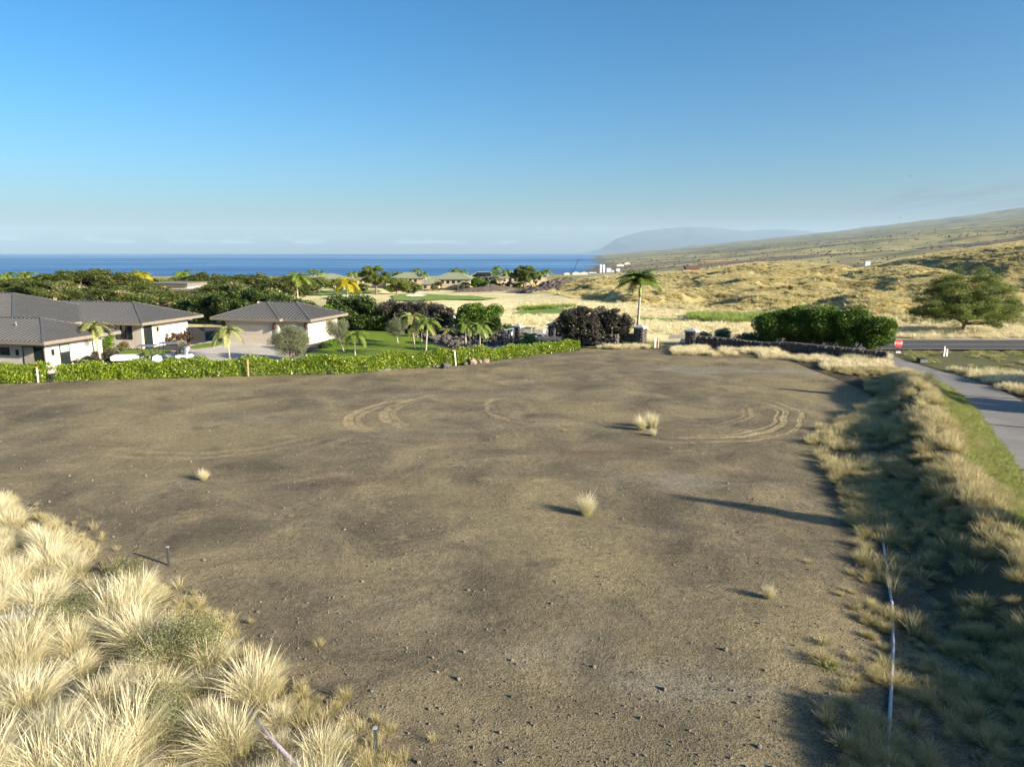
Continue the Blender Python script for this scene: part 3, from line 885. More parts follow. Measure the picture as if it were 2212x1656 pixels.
def leaf_quads(C, size, rng, up=0.4, aspect=0.45, droop=0.0):
    n = len(C)
    nr = unit_rand(n, rng); nr[:, 2] = np.abs(nr[:, 2]) + up; nr /= np.linalg.norm(nr, axis=1)[:, None]
    a = np.cross(nr, unit_rand(n, rng)); a /= np.linalg.norm(a, axis=1)[:, None] + 1e-9
    a[:, 2] -= droop
    b = np.cross(nr, a)
    s = (size * rng.uniform(0.7, 1.35, n))[:, None]
    V = np.stack([C - a * s, C + b * s * aspect, C + a * s, C - b * s * aspect], 1).reshape(-1, 3)
    F = np.arange(4 * n).reshape(n, 4)
    return V, F


def n3(P, f, s):
    """cheap 3D noise from three planes"""
    x, y, z = P.T * f
    return (fbm(x, y + 3.7, s, 2) + fbm(y + z, z * 1.3 - x * 0.4, s + 5, 2) + fbm(z - 4, x + z * 0.7, s + 9, 2)) / 3


def blob_points(ells, dens, rng, hollow=2.6):
    out = []
    for (c, r_) in ells:
        r_ = np.array(r_); vol = 4.19 * r_.prod()
        n = max(6, int(dens * vol ** 0.8))
        q = rng.normal(0, 0.5, (n, 3)); l_ = np.linalg.norm(q, axis=1)[:, None]; q = q / np.maximum(1, l_ / 1.05)
        out.append(np.array(c) + q * r_)
    return np.concatenate(out)


def foliage(name, P, size, mat, parent, rng, up=0.4, aspect=0.45, gap=0.0, gapf=0.9, tvar=0.5, tf=0.6, droop=0.0, loc=None, kind=None):
    if gap:
        P = P[n3(P, gapf, 13) > gap]
    V, F = leaf_quads(P, size, rng, up, aspect, droop)
    t = 0.5 + (n3(P, tf, 3) - 0.5) * 2.0 * tvar + rng.normal(0, 0.2, len(P))
    t = np.clip(t, 0, 1)
    o = link(name, mesh_np(name, V, F, mat, {'tint': np.repeat(t, 4)}), parent, loc)
    return o


def limb_path(a, b, rng, bend=0.12, n=5):
    a, b = Vector(a), Vector(b); L = (b - a).length
    off = Vector(rng.normal(0, bend * L, 3)); pts = []
    for i in range(n + 1):
        u = i / n; pts.append(a.lerp(b, u) + off * math.sin(u * math.pi) * 0.6)
    return pts


def make_tree(name, label, cat, base, ells, trunk_top, trunk_r, leaf, mat, dens, seed, up=0.4, aspect=0.45, gap=0.43, gapf=0.9, nlimb=7, group=None, bark='bark', lean=(0, 0), droop=0.0, hollow=2.6, tvar=0.5, multi=1, nocrown=False):
    """base: world place. ells: crown clumps (centre, radii) in local metres"""
    rng = np.random.default_rng(seed)
    t = thing(name, label, cat, base, 0, group)
    b = MB()
    top = Vector((lean[0], lean[1], trunk_top))
    if multi == 1:
        b.tube(limb_path((0, 0, -0.3), top, rng, 0.06, 6), [trunk_r * (1.25 - 0.5 * i / 6) for i in range(7)], 8)
    ordr = sorted(range(len(ells)), key=lambda i: rng.random())[:nlimb]
    for i in ordr:
        c = Vector(ells[i][0]) - Vector((0, 0, ells[i][1][2] * 0.4))
        st = top * (0.75 + 0.25 * rng.random()) if multi == 1 else Vector((rng.normal(0, 0.15) + lean[0] * 0.3, rng.normal(0, 0.15), -0.2))
        pts = limb_path(st, c, rng, 0.09, 5)
        r0 = trunk_r * (0.55 if multi == 1 else 0.8)
        b.tube(pts, [r0 * (1 - 0.8 * k / 5) for k in range(6)], 6)
    b.build('trunk', MT[bark], t, smooth=True)
    P = blob_points(ells, dens, rng, hollow)
    foliage('crown', P, leaf, mat, t, rng, up, aspect, gap, gapf, tvar=tvar, droop=droop)
    return t


def umbrella(rx, ry, h, rise, n, rng, cr=(1.6, 1.6, 0.55)):
    """clumps on a shallow dome, for spreading trees"""
    e = []
    for k in range(n):
        a = rng.uniform(0, 6.283); q = math.sqrt(rng.uniform(0, 1))
        z = h + rise * (1 - q * q) + rng.normal(0, 0.28)
        s = rng.uniform(0.7, 1.25)
        e.append(((rx * q * math.cos(a), ry * q * math.sin(a), z - rng.uniform(0, 1) ** 2 * 1.6), (cr[0] * s, cr[1] * s, cr[2] * s)))
    return e


def heap(rx, ry, z0, z1, n, rng, s0=0.8, s1=1.3, flat=0.8):
    """clumps filling a rounded mass"""
    e = []; zc = (z0 + z1) / 2; hz_ = (z1 - z0) / 2
    for k in range(n):
        q = rng.normal(size=3); q /= np.linalg.norm(q); q *= rng.uniform(0.35, 1) ** 0.5 * 0.82
        s = rng.uniform(s0, s1)
        e.append(((q[0] * rx, q[1] * ry, zc + q[2] * hz_), (s, s, s * flat)))
    return e


# ---- palms
def frond_mesh(name, L, mat, seed, droop=0.8, nl=46, leaf=0.5, lw=0.032, rise=0.55, keel=0.35):
    rng = np.random.default_rng(seed)
    V, F, T = [], [], []
    # rachis along +x, rising then drooping
    us = np.linspace(0, 1, nl)
    px_ = L * (us - 0.18 * droop * us ** 2.4); pz = L * (rise * us - (rise + 0.45 * droop) * us ** 2.1)
    P = np.c_[px_, us * 0, pz]
    d = np.gradient(P, axis=0); d /= np.linalg.norm(d, axis=1)[:, None]

    def quad(a, b, c, e, t):
        n = len(V); V.extend([a, b, c, e]); F.append((n, n + 1, n + 2, n + 3)); T.extend([t] * 4)
    for i in range(0, nl - 3, 3):
        w = 0.045 * (1 - us[i]) * L / 2.5 + 0.008
        a, b = P[i], P[i + 3]
        quad(a + [0, -w, 0], a + [0, w, 0], b + [0, w * 0.9, 0], b + [0, -w * 0.9, 0], 0.75)
    for i in range(3, nl):
        ll = leaf * (0.35 + 0.65 * math.sin(min(1.0, (1 - us[i]) * 1.25 + 0.12) * math.pi * 0.62)) * rng.uniform(0.85, 1.1)
        for s in (-1, 1):
            dirv = np.array([d[i][0] * 0.55, s * 0.85, d[i][2] * 0.55 + keel * rng.uniform(0.3, 1.1)]); dirv /= np.linalg.norm(dirv)
            m = P[i] + dirv * ll * 0.55; e = P[i] + dirv * ll; e[2] -= ll * 0.45
            w = d[i] * lw * L / 2.0
            t = np.clip(rng.normal(0.5, 0.24), 0, 1)
            quad(P[i] - w * 0.5, P[i] + w * 0.5, m + w, m - w, t); quad(m - w, m + w, e + w * 0.15, e - w * 0.15, t)
    return mesh_np(name, V, np.array(F), mat, {'tint': np.array(T)})


FR = {}


def fronds(kind):
    if kind in FR: return FR[kind]
    spec = dict(royal=(2.7, LF['palm'], 0.95, 64, 0.8, 0.034, 0.6), garden=(1.55, LF['palm'], 1.0, 34, 0.42, 0.045, 0.75), pale=(1.8, LF['palmpale'], 0.95, 34, 0.5, 0.05, 0.95),
                yellow=(2.6, LF['palmy'], 1.1, 34, 0.8, 0.05, 0.8), coco=(3.6, LF['palm'], 1.1, 26, 0.9, 0.06, 0.5), short=(1.2, LF['palmpale'], 0.5, 26, 0.35, 0.05, 0.9))[kind]
    FR[kind] = [frond_mesh('frond', spec[0] * s, spec[1], 100 + i, spec[2] * dr, spec[3], spec[4], spec[5], spec[6]) for i, (s, dr) in enumerate(((1, 1), (0.92, 0.75), (1.05, 1.25)))]
    return FR[kind]


def make_palm(label, base, h, kind, n, seed, r0=0.11, group=None, lean=(0, 0), shaft=0.0, steep=0.35, name='palm_tree', twin=None):
    rng = np.random.default_rng(seed)
    t = thing(name, label, 'palm', base, 0, group)
    stems = [(Vector((0, 0, 0)), Vector((lean[0], lean[1], h)))]
    if twin: stems.append((Vector((twin[0], twin[1], 0)), Vector((twin[0] + twin[2], twin[1], twin[3]))))
    fm = fronds(kind)
    for (a, top) in stems:
        b = MB(); pts = []
        for k in range(9):
            u = k / 8; q = a + Vector(((top.x - a.x) * u ** 1.6, (top.y - a.y) * u ** 1.6, top.z * u - (0.15 if k == 0 else 0))); pts.append(q)
        b.tube(pts, [r0 * (1.25 - 0.55 * (k / 8) + 0.25 * (k == 0)) for k in range(9)], 8)
        b.build('trunk', MT['palmbark'], t, smooth=True)
        if shaft:
            MB().tube([top - Vector((0, 0, 0.05)), top + Vector((0, 0, shaft * 0.4)), top + Vector((0, 0, shaft))], [r0 * 0.95, r0 * 1.15, r0 * 0.45], 8).build('crownshaft', MT['crownshaft'], t, smooth=True)
        ht = top + Vector((0, 0, shaft))
        for k in range(n):
            az = k * 2.39996 + rng.uniform(-0.2, 0.2); tier = k / max(1, n - 1)
            el = steep - tier * 0.95 + rng.uniform(-0.12, 0.12)
            s = rng.uniform(0.88, 1.08)
            link('frond', fm[k % 3], t, ht, (rng.uniform(-0.25, 0.25), -el, az), (s, s, s))
    return t


# ---- grass
def tuft_mesh(name, n, h, spread, w, seed, mat, segs=3, curve=0.6, base_r=0.12, plume=False, clumps=0):
    rng = np.random.default_rng(seed)
    az = rng.uniform(0, 6.283, n); q = np.sqrt(rng.uniform(0, 1, n)); lean = q * spread
    hh = h * rng.uniform(0.55, 1.05, n) * (1 - 0.25 * q)
    bx, by = np.cos(az) * q * base_r, np.sin(az) * q * base_r
    if clumps:
        ca = rng.uniform(0, 6.283, clumps); cq = np.sqrt(rng.uniform(0, 1, clumps)); ch = rng.uniform(0.6, 1.1, clumps)
        k_ = rng.integers(0, clumps, n); az = ca[k_] + rng.normal(0, 0.55, n); lean = np.clip(cq[k_] * spread + rng.normal(0, 0.14, n), 0.0, 1.1)
        hh = h * ch[k_] * rng.uniform(0.45, 1.08, n) ** 0.8
        bx = np.cos(ca[k_]) * cq[k_] * base_r * 1.7 + rng.normal(0, base_r * 0.35, n); by = np.sin(ca[k_]) * cq[k_] * base_r * 1.7 + rng.normal(0, base_r * 0.35, n)
    wa = rng.uniform(0, 6.283, n)
    jx, jy = rng.normal(-0.04 * h, 0.14 * h, n), rng.normal(0, 0.14 * h, n)
    ring = []
    for k in range(segs + 1):
        u = k / segs
        out = lean * h * (u ** (1 + curve))
        cx, cy = bx + np.cos(az) * out + jx * u ** 2, by + np.sin(az) * out + jy * u ** 2
        cz = hh * (u - 0.28 * np.minimum(1.2, lean) * u ** 2.2)
        prof = [1.0, 0.9, 0.75, 0.12][min(3, round(u * 3))] if not plume else [0.7, 0.6, 1.35, 0.25][min(3, round(u * 3))]
        ww = w * prof / 2
        ring.append((np.c_[cx - np.cos(wa) * ww, cy - np.sin(wa) * ww, cz], np.c_[cx + np.cos(wa) * ww, cy + np.sin(wa) * ww, cz]))
    V = np.concatenate([np.stack([a, b], 1).reshape(-1, 3) for a, b in ring])     # level-major
    F = []
    i = np.arange(n) * 2
    for k in range(segs):
        F.append(np.c_[k * 2 * n + i, k * 2 * n + i + 1, (k + 1) * 2 * n + i + 1, (k + 1) * 2 * n + i])
    F = np.concatenate(F)
    t = np.repeat(np.linspace(0, 1, segs + 1), 2 * n)
    ti = np.tile(np.repeat(rng.uniform(0, 1, n) ** 2, 2), segs + 1)
    return mesh_np(name, V, F, mat, {'t': t, 'tint': ti})


def scatter(name, pts, scl, protos, label, cat, seed=0, tilt=0.12, kind='stuff', flat=False):
    """uncountable cover: one object that instances a few small meshes on points"""
    rng = np.random.default_rng(seed)
    n = len(pts)
    c = bpy.data.collections.new(name + '_kinds')
    for i, m in enumerate(protos):
        c.objects.link(bpy.data.objects.new(name + '_piece', m))
    me = bpy.data.meshes.new(name)
    me.vertices.add(n); me.vertices.foreach_set('co', np.asarray(pts, np.float32).ravel())
    a = me.attributes.new('scl', 'FLOAT', 'POINT'); a.data.foreach_set('value', np.asarray(scl, np.float32))
    rot = np.c_[rng.normal(0, tilt, n), rng.normal(0, tilt, n), rng.uniform(0, 6.283, n)].astype(np.float32)
    a = me.attributes.new('rot', 'FLOAT_VECTOR', 'POINT'); a.data.foreach_set('vector', rot.ravel())
    o = tag(link(name, me), label, cat, kind=kind)
    g = bpy.data.node_groups.new(name, 'GeometryNodeTree')
    g.interface.new_socket('Geometry', in_out='INPUT', socket_type='NodeSocketGeometry')
    g.interface.new_socket('Geometry', in_out='OUTPUT', socket_type='NodeSocketGeometry')
    N, L = g.nodes, g.links
    gi, go = N.new('NodeGroupInput'), N.new('NodeGroupOutput')
    ip = N.new('GeometryNodeInstanceOnPoints'); ci = N.new('GeometryNodeCollectionInfo')
    ci.inputs['Collection'].default_value = c; ci.inputs['Separate Children'].default_value = True; ci.inputs['Reset Children'].default_value = True
    ip.inputs['Pick Instance'].default_value = True
    ar = N.new('GeometryNodeInputNamedAttribute'); ar.data_type = 'FLOAT_VECTOR'; ar.inputs[0].default_value = 'rot'
    asn = N.new('GeometryNodeInputNamedAttribute'); asn.data_type = 'FLOAT'; asn.inputs[0].default_value = 'scl'
    L.new(gi.outputs[0], ip.inputs['Points']); L.new(ci.outputs[0], ip.inputs['Instance'])
    L.new(ar.outputs[0], ip.inputs['Rotation']); L.new(asn.outputs[0], ip.inputs['Scale'])
    L.new(ip.outputs[0], go.inputs[0])
    md = o.modifiers.new('cover', 'NODES'); md.node_group = g
    return o


def rock_mesh(name, seed, mat, flat=0.7, rough=0.35, sub=1):
    import bmesh
    rng = np.random.default_rng(seed)
    bm = bmesh.new(); bmesh.ops.create_icosphere(bm, subdivisions=sub, radius=1)
    for v in bm.verts:
        v.co *= 1 + rng.uniform(-rough, rough); v.co.z *= flat
    me = bpy.data.meshes.new(name); bm.to_mesh(me); bm.free(); me.materials.append(mat)
    return me


TUFT = dict(
    fountain=[tuft_mesh('tussock', 1300, 1.0, 0.66, 0.0046, 200 + i, BL['fountain'], 4, 0.8, 0.19, clumps=22) for i in range(8)],
    plume=[tuft_mesh('plume', 260, 1.12, 0.5, 0.008, 220 + i, BL['straw'], 4, 0.7, 0.17, True, clumps=14) for i in range(3)],
    dry=[tuft_mesh('dry_tuft', 210, 0.46, 0.62, 0.0065, 240 + i, BL['dry'], 3, 0.6, 0.14) for i in range(4)],
    drysparse=[tuft_mesh('dry_tuft', 46, 0.75, 0.36, 0.009, 250 + i, BL['seed'], 3, 0.5, 0.14) for i in range(3)],
    strawt=[tuft_mesh('straw_tuft', 90, 0.6, 0.5, 0.016, 260 + i, BL['straw'], 3, 0.6, 0.25) for i in range(3)],
    green=[tuft_mesh('green_tuft', 90, 0.3, 0.7, 0.014, 280 + i, BL['green'], 2, 0.6, 0.2) for i in range(3)],
    meadow=[tuft_mesh('meadow_tuft', 60, 0.55, 0.7, 0.035, 300 + i, BL['straw'], 2, 0.5, 0.5) for i in range(3)],
    dune=[tuft_mesh('dune_tuft', 80, 0.72, 0.75, 0.055, 320 + i, BL['dune'], 2, 0.4, 0.4) for i in range(4)],
    lush=[tuft_mesh('lush_tuft', 70, 0.8, 0.7, 0.05, 340 + i, BL['lush'], 2, 0.5, 0.5) for i in range(3)],
)

# ================================================================== BUILDINGS
UNIT = MB().box(-0.5, 0.5, -0.5, 0.5, -0.5, 0.5).mesh('seam', MT['roof'])


def hip_geo(x0, x1, y0, y1, z, p):
    w, d = x1 - x0, y1 - y0; h = min(w, d) / 2
    if w >= d: a, b = (x0 + h, (y0 + y1) / 2, z + h * p), (x1 - h, (y0 + y1) / 2, z + h * p)
    else: a, b = ((x0 + x1) / 2, y0 + h, z + h * p), ((x0 + x1) / 2, y1 - h, z + h * p)
    return a, b, w >= d, h


def hip_roof(root, x0, x1, y0, y1, z, p, mat, fmat, seams=(), pitch_gap=0.43, fas=0.26, caps=True, name='roof', smin=-99):
    a, b, along_x, h = hip_geo(x0, x1, y0, y1, z, p)
    c = [(x0, y0, z), (x1, y0, z), (x1, y1, z), (x0, y1, z)]
    m = MB()
    if along_x: f = [(0, 1, 5, 4), (1, 2, 5), (2, 3, 4, 5), (3, 0, 4)]
    else: f = [(0, 1, 4), (1, 2, 5, 4), (2, 3, 5), (3, 0, 4, 5)]
    m.add(c + [a, b], f + [(3, 2, 1, 0)])
    r_ = m.build(name, mat, root)
    fb = MB()
    t = 0.03
    fb.box(x0 - t, x1 + t, y0 - t, y0, z - fas, z + 0.015).box(x0 - t, x1 + t, y1, y1 + t, z - fas, z + 0.015)
    fb.box(x0 - t, x0, y0, y1, z - fas, z + 0.015).box(x1, x1 + t, y0, y1, z - fas, z + 0.015)
    fb.box(x0, x1, y0, y1, z - fas + 0.02, z - fas + 0.05)
    fb.build('fascia', fmat, root)
    if caps:
        cb = MB()
        pa, pb = Vector(a), Vector(b)
        for q in ((c[0], pa), (c[3], pa) if along_x else (c[1], pa), (c[1], pb) if along_x else (c[2], pb), (c[2], pb) if along_x else (c[3], pb)):
            cb.bar(Vector(q[0]) + Vector((0, 0, 0.02)), q[1] + Vector((0, 0, 0.03)), 0.24, 0.05)
        if (pa - pb).length > 0.2: cb.bar(pa + Vector((0, 0, 0.03)), pb + Vector((0, 0, 0.03)), 0.24, 0.05)
        cb.build('ridge_cap', mat, r_)
    sl = math.atan(p)
    for side in seams:
        L = (x1 - x0) if side in 'fb' else (y1 - y0)
        n = int(L / pitch_gap)
        for i in range(1, n):
            s = i * L / n
            # run up the slope: limited by hips at both ends and by the ridge
            run = min(s, L - s, h)
            if run < 0.35 or (side == 'r' and y0 + s < smin): continue
            run -= 0.12
            ln = run / math.cos(sl)
            zc = z + run / 2 * p + 0.025
            if side == 'f': loc, rot = (x0 + s, y0 + run / 2, zc), (sl, 0, 0)
            elif side == 'r': loc, rot = (x1 - run / 2, y0 + s, zc), (sl, 0, R(90))
            else: continue
            link('seam', UNIT, r_, loc, rot, (0.05, ln, 0.09))
    return r_


def window(root, face, pos, a0, a1, z0, z1, panes=1, blind=None, name='window', glass='glass', frame='dark'):
    """face 'f': plane y=pos looking -y; 'r': plane x=pos looking +x"""
    def bx(m, u0, u1, w0, w1, d0, d1):
        if face == 'f': m.box(u0, u1, pos - d1, pos - d0, w0, w1)
        else: m.box(pos + d0, pos + d1, u0, u1, w0, w1)
    f = MB(); t = 0.05
    bx(f, a0, a1, z1 - t, z1, 0.002, 0.05); bx(f, a0, a1, z0, z0 + t, 0.002, 0.05)
    bx(f, a0, a0 + t, z0 + t, z1 - t, 0.002, 0.05); bx(f, a1 - t, a1, z0 + t, z1 - t, 0.002, 0.05)
    o = f.build(name, MT[frame], root)
    w = (a1 - a0 - 2 * t) / panes
    for k in range(panes):
        g = MB(); bx(g, a0 + t + k * w + 0.02, a0 + t + (k + 1) * w - 0.02, z0 + t, z1 - t, 0.004, 0.018)
        g.build('pane', MT[glass] if not (blind == 'half' and k == 0) else MT['greycurtain'], o)
    if blind == 'top':
        g = MB(); bx(g, a0 + t, a1 - t, z1 - t - 0.62, z1 - t - 0.002, 0.02, 0.03); g.build('blind', MT['blind'], o)
    return o


def wall_lamp(root, face, pos, a, z):
    m = MB()
    if face == 'f': m.box(a - 0.08, a + 0.08, pos - 0.16, pos, z, z + 0.45)
    else: m.box(pos, pos + 0.16, a - 0.08, a + 0.08, z, z + 0.45)
    m.build('wall_lamp', MT['dark'], root)


TH = R(-12)
house = thing('house', 'low taupe house with grey seamed metal hip roofs at the left edge', 'house', (-37.0, 55.7, PAD), TH)
EV, PI_ = 2.8, 0.35
for (nm, x0, x1, y0, y1, se) in (('near', -22, 0, 0, 8.2, 'fr'), ('main', -40, -10.2, 6.9, 22.9, 'fr'), ('rear', -19.4, -10.23, 10, 27.1, 'r'), ('far', -30, -3.1, 14.8, 24.5, 'fr')):
    hip_roof(house, x0, x1, y0, y1, EV, PI_, MT['roof'], MT['fascia'], se, smin=22.9 if nm == 'rear' else -99, caps=nm != 'rear')
wb = MB().box(-22, -1.1, 1.1, 7.1, -0.4, 2.56); wb.build('wall', MT['board'], house)
wb = MB().box(-38, -11.7, 8.3, 25.6, -0.4, 2.55); wb.build('wall', MT['board'], house)
wb = MB().box(-28, -4.3, 16.0, 23.3, -0.4, 2.54); wb.build('wall', MT['board'], house)
window(house, 'f', 1.1, -3.25, -1.22, 0.02, 2.25, 2, 'half', 'sliding_door')
window(house, 'f', 1.1, -5.5, -4.55, 1.45, 2.1)
window(house, 'r', -1.1, 2.5, 3.5, 0.02, 2.25, 1, 'top')
window(house, 'f', 16.0, -5.95, -5.38, 0.95, 2.42); window(house, 'f', 16.0, -6.62, -6.05, 0.95, 2.42); window(house, 'f', 16.0, -7.3, -6.72, 0.95, 2.42)
window(house, 'r', -4.3, 16.3, 17.5, 0.02, 2.4, 1, None, 'door')
wall_lamp(house, 'f', 1.1, -3.75, 1.5); wall_lamp(house, 'r', -4.3, 18.3, 1.6); wall_lamp(house, 'r', -1.1, 1.75, 1.5)
MB().tube([(-5.2, 2.6, 3.5), (-5.2, 2.6, 4.05)], 0.06, 8).build('vent_pipe', MT['chrome'], house)
for k in range(24):
    x = -12.5 + 8.1 * k / 23
    link('foundation_stone', rock_mesh('foundation_stone', 400 + k, MT['stone'], 0.8, 0.2), house, (x, 15.93, 0.05), (0, 0, k), (0.18, 0.12, 0.14))

garage = thing('garage', 'detached two door garage with grey seamed hip roof behind the driveway', 'garage', (-21.2, 74.6, PAD - 0.1), R(-15))
hip_roof(garage, -11.7, 0, 0, 8.2, 2.9, 0.36, MT['roof'], MT['fascia'], 'fr')
hip_roof(garage, -11.9, -3.3, -0.6, 7.4, 2.91, 0.36, MT['roof'], MT['fascia'], 'fr')
MB().box(-10.8, -0.9, 0.9, 7.3, -0.3, 2.66).build('wall', MT['board'], garage)
MB().box(-10.9, -4.1, 0.3, 0.9, -0.3, 2.65).build('wall', MT['board'], garage)


def garage_door(x0, x1, y, z1):
    d = MB().box(x0, x1, y - 0.03, y - 0.002, 0, z1).build('garage_door', MT['door'], garage)
    n = 4
    for k in range(n):
        MB().box(x0 + 0.03, x1 - 0.03, y - 0.05, y - 0.031, 0.02 + k * z1 / n, (k + 1) * z1 / n - 0.02).build('door_panel', MT['door'], d)


garage_door(-10.2, -5.0, 0.3, 2.2); garage_door(-3.7, -1.3, 0.9, 2.2)
for x, y in ((-10.7, 0.3), (-4.45, 0.3), (-1.05, 0.9)):
    MB().box(x - 0.14, x + 0.14, y - 0.42, y - 0.002, 1.75, 2.4, taper=0.05).build('bracket', mat_plain('dark brown timber', (0.05, 0.025, 0.018), 0.6), garage)
for x in (-10.78, -4.28, -0.98):
    y = 0.28 if x < -4 else 0.88
    MB().box(x - 0.16, x + 0.16, y - 0.1, y - 0.002 + 0.0, -0.2, 1.75).build('pilaster', MT['board'], garage)

# modern flat roofed house among the trees
p = aty(378, 650, 135)
mod = thing('flat_roof_house', 'modern pale house with two stepped flat roofs among the trees', 'house', (p.x, 135, -2.6), R(-14))
MB().box(-6.0, 3.0, 0, 8, 4.9, 5.35).box(-6.2, 3.2, -0.2, 8.2, 5.3, 5.42).build('upper_roof', MT['fascia'], mod)
MB().box(-4.6, 6.4, -2.4, 7, 4.0, 4.45).build('lower_roof', MT['fascia'], mod)
MB().box(-4.4, 6.2, -2.2, 6.8, 4.45, 4.47).build('roof_deck', MT['drive'], mod)
MB().box(-5.4, 2.6, 0.5, 7.5, 4.3, 4.9).box(-3.4, 4.6, -0.6, 6, 0, 4.02).build('wall', MT['cream'], mod)
window(mod, 'f', -0.6, -3.0, -1.2, 1.0, 3.6, 2); window(mod, 'r', 4.6, 0.5, 2.2, 1.2, 3.4)

# condominium houses with green roofs
SOLAR = MB().box(-0.5, 0.5, -0.5, 0.5, -0.02, 0.02).mesh('solar_panel', MT['solar'])


def condo(vx, vyb, Y, w, d, rz, label, wings=(), solar=0, wall='tan', h=4.1, low=True):
    p = aty(vx, vyb, Y)
    t = thing('green_roof_house', label, 'house', (p.x, Y, p.z), rz, 'green roofed houses above the shore')
    hip_roof(t, -w / 2, w / 2, 0, d, h, 0.4, MT['greenroof'], MT['fascia'], (), fas=0.3)
    MB().box(-w / 2 + 0.8, w / 2 - 0.8, 0.8, d - 0.8, -2, h - 0.28).build('wall', MT[wall], t)
    n = int((w - 3) / 2.6)
    for k in range(n):
        x = -w / 2 + 1.9 + k * 2.6
        window(t, 'f', 0.8, x, x + 1.4, h - 2.1, h - 0.7)
    window(t, 'r', w / 2 - 0.8, 2, 3.6, h - 2.1, h - 0.7)
    for (x0, x1, y0, y1, hh) in wings:
        hip_roof(t, x0, x1, y0, y1, hh, 0.5, MT['greenroof'], MT['fascia'], (), fas=0.3)
        MB().box(x0 + 0.6, x1 - 0.6, y0 + 0.6, y1, -2, hh - 0.29).build('wall', MT[wall], t)
        window(t, 'f', y0 + 0.6, x0 + 1.2, x0 + 2.6, hh - 2.0, hh - 0.7)
        window(t, 'r', x1 - 0.6, y0 + 1.2, y0 + 2.4, hh - 2.0, hh - 0.7)
    sl = math.atan(0.4)
    for k in range(solar):
        r_, c_ = divmod(k, 5)
        x = -w / 2 + 4.6 + c_ * 1.75 + r_ * 0.9; y = 1.4 + r_ * 1.55
        link('solar_panel', SOLAR, t, (x, y, h + y * 0.4 + 0.12), (sl, 0, 0), (1.65, 1.6, 1))
    return t


condo(975, 622, 330, 19, 14, R(-6), 'wide green roofed house with two small front wings left of the palm cluster', ((-13, -5, -2.5, 7, 3.2), (-12.5, -6.5, -8, -1, 2.2), (3.5, 9, -7, 1, 2.0)))
condo(1052, 617, 350, 21, 13, R(5), 'green roofed house with dark solar panels behind the tall shrubs', ((-14, -8, -2, 6, 3.3), (9, 15, 0, 8, 3.3)), 14)
condo(1112, 617, 345, 20, 13, R(4), 'green roofed house with stepped solar panels left of the round tree', ((-13, -5, -2.2, 6, 3.2),), 12)
condo(1162, 614, 345, 9, 9, R(-5), 'small green roofed house end right of the round tree', (), 0, 'cream')
condo(880, 618, 360, 18, 13, R(-4), 'green roofed house mostly hidden behind the big single tree', ())
condo(795, 620, 370, 18, 13, R(3), 'green roof edge showing left of the big single tree', ())
condo(700, 622, 370, 22, 13, R(3), 'green roof peak left of the yellow palm among trees', ((-4, 4, -6, 2, 3.0),), 0, 'cream', 4.6)

# ---------------------------------------------------------------- stone walls and pillars
STONE = [rock_mesh('stone', 500 + i, MT['lava'], 1.0, 0.22, 1) for i in range(8)]


def stone_wall(label, pts, tops, thick=0.42, group='lava stone walls', row=0.3, seed=0, both=True):
    """pts: ground line [(x,y)], tops: height above ground at each point"""
    rng = random.Random(seed)
    t = thing('stone_wall', label, 'wall', (pts[0][0], pts[0][1], hz(*pts[0])), 0, group)
    o = Vector(t.location)
    m = MB(); v, f = [], []
    L = [0]
    for a, b in zip(pts, pts[1:]): L.append(L[-1] + math.dist(a, b))
    n = max(2, int(L[-1] / 0.5))
    secs = []
    for i in range(n + 1):
        s = L[-1] * i / n
        x = np.interp(s, L, [q[0] for q in pts]); y = np.interp(s, L, [q[1] for q in pts]); h = np.interp(s, L, tops)
        d = Vector((pts[-1][0] - pts[0][0], pts[-1][1] - pts[0][1], 0)).normalized(); nn = Vector((d.y, -d.x, 0))
        g = hz(x, y)
        secs.append((Vector((x, y, g)), h, nn))
        for q in (-0.5, 0.5):
            c = Vector((x, y, 0)) + nn * q * thick
            v += [(c.x - o.x, c.y - o.y, g - 0.3 - o.z), (c.x - o.x, c.y - o.y, g + h - o.z)]
    for i in range(n):
        a, b = i * 4, i * 4 + 4
        f += [(a, a + 1, b + 1, b), (a + 2, b + 2, b + 3, a + 3), (a + 1, a + 3, b + 3, b + 1)]
    f += [(0, 2, 3, 1), (n * 4, n * 4 + 1, n * 4 + 3, n * 4 + 2)]
    m.add(v, f); m.build('core', MT['lava'], t)
    # coping and face stones
    k = 0
    s = 0.1
    while s < L[-1] - 0.05:
        i = min(n - 1, int(s / L[-1] * n)); c, h, nn = secs[i]
        x = np.interp(s, L, [q[0] for q in pts]); y = np.interp(s, L, [q[1] for q in pts])
        rows = max(2, int(h / row))
        for r_ in range(rows):
            zz = hz(x, y) + (r_ + 0.5) * h / rows
            w = rng.uniform(0.8, 1.25)
            q = Vector((x, y, 0)) + nn * thick * 0.46 + Vector((rng.uniform(-.1, .1), rng.uniform(-.05, .05), 0))
            link('stone', STONE[k % 8], t, (q.x - o.x, q.y - o.y, zz - o.z), (rng.uniform(0, 3), rng.uniform(0, 3), rng.uniform(0, 6)), (0.2 * w, 0.2 * w, 0.17 * w)); k += 1
        s += row * 1.12
    return t


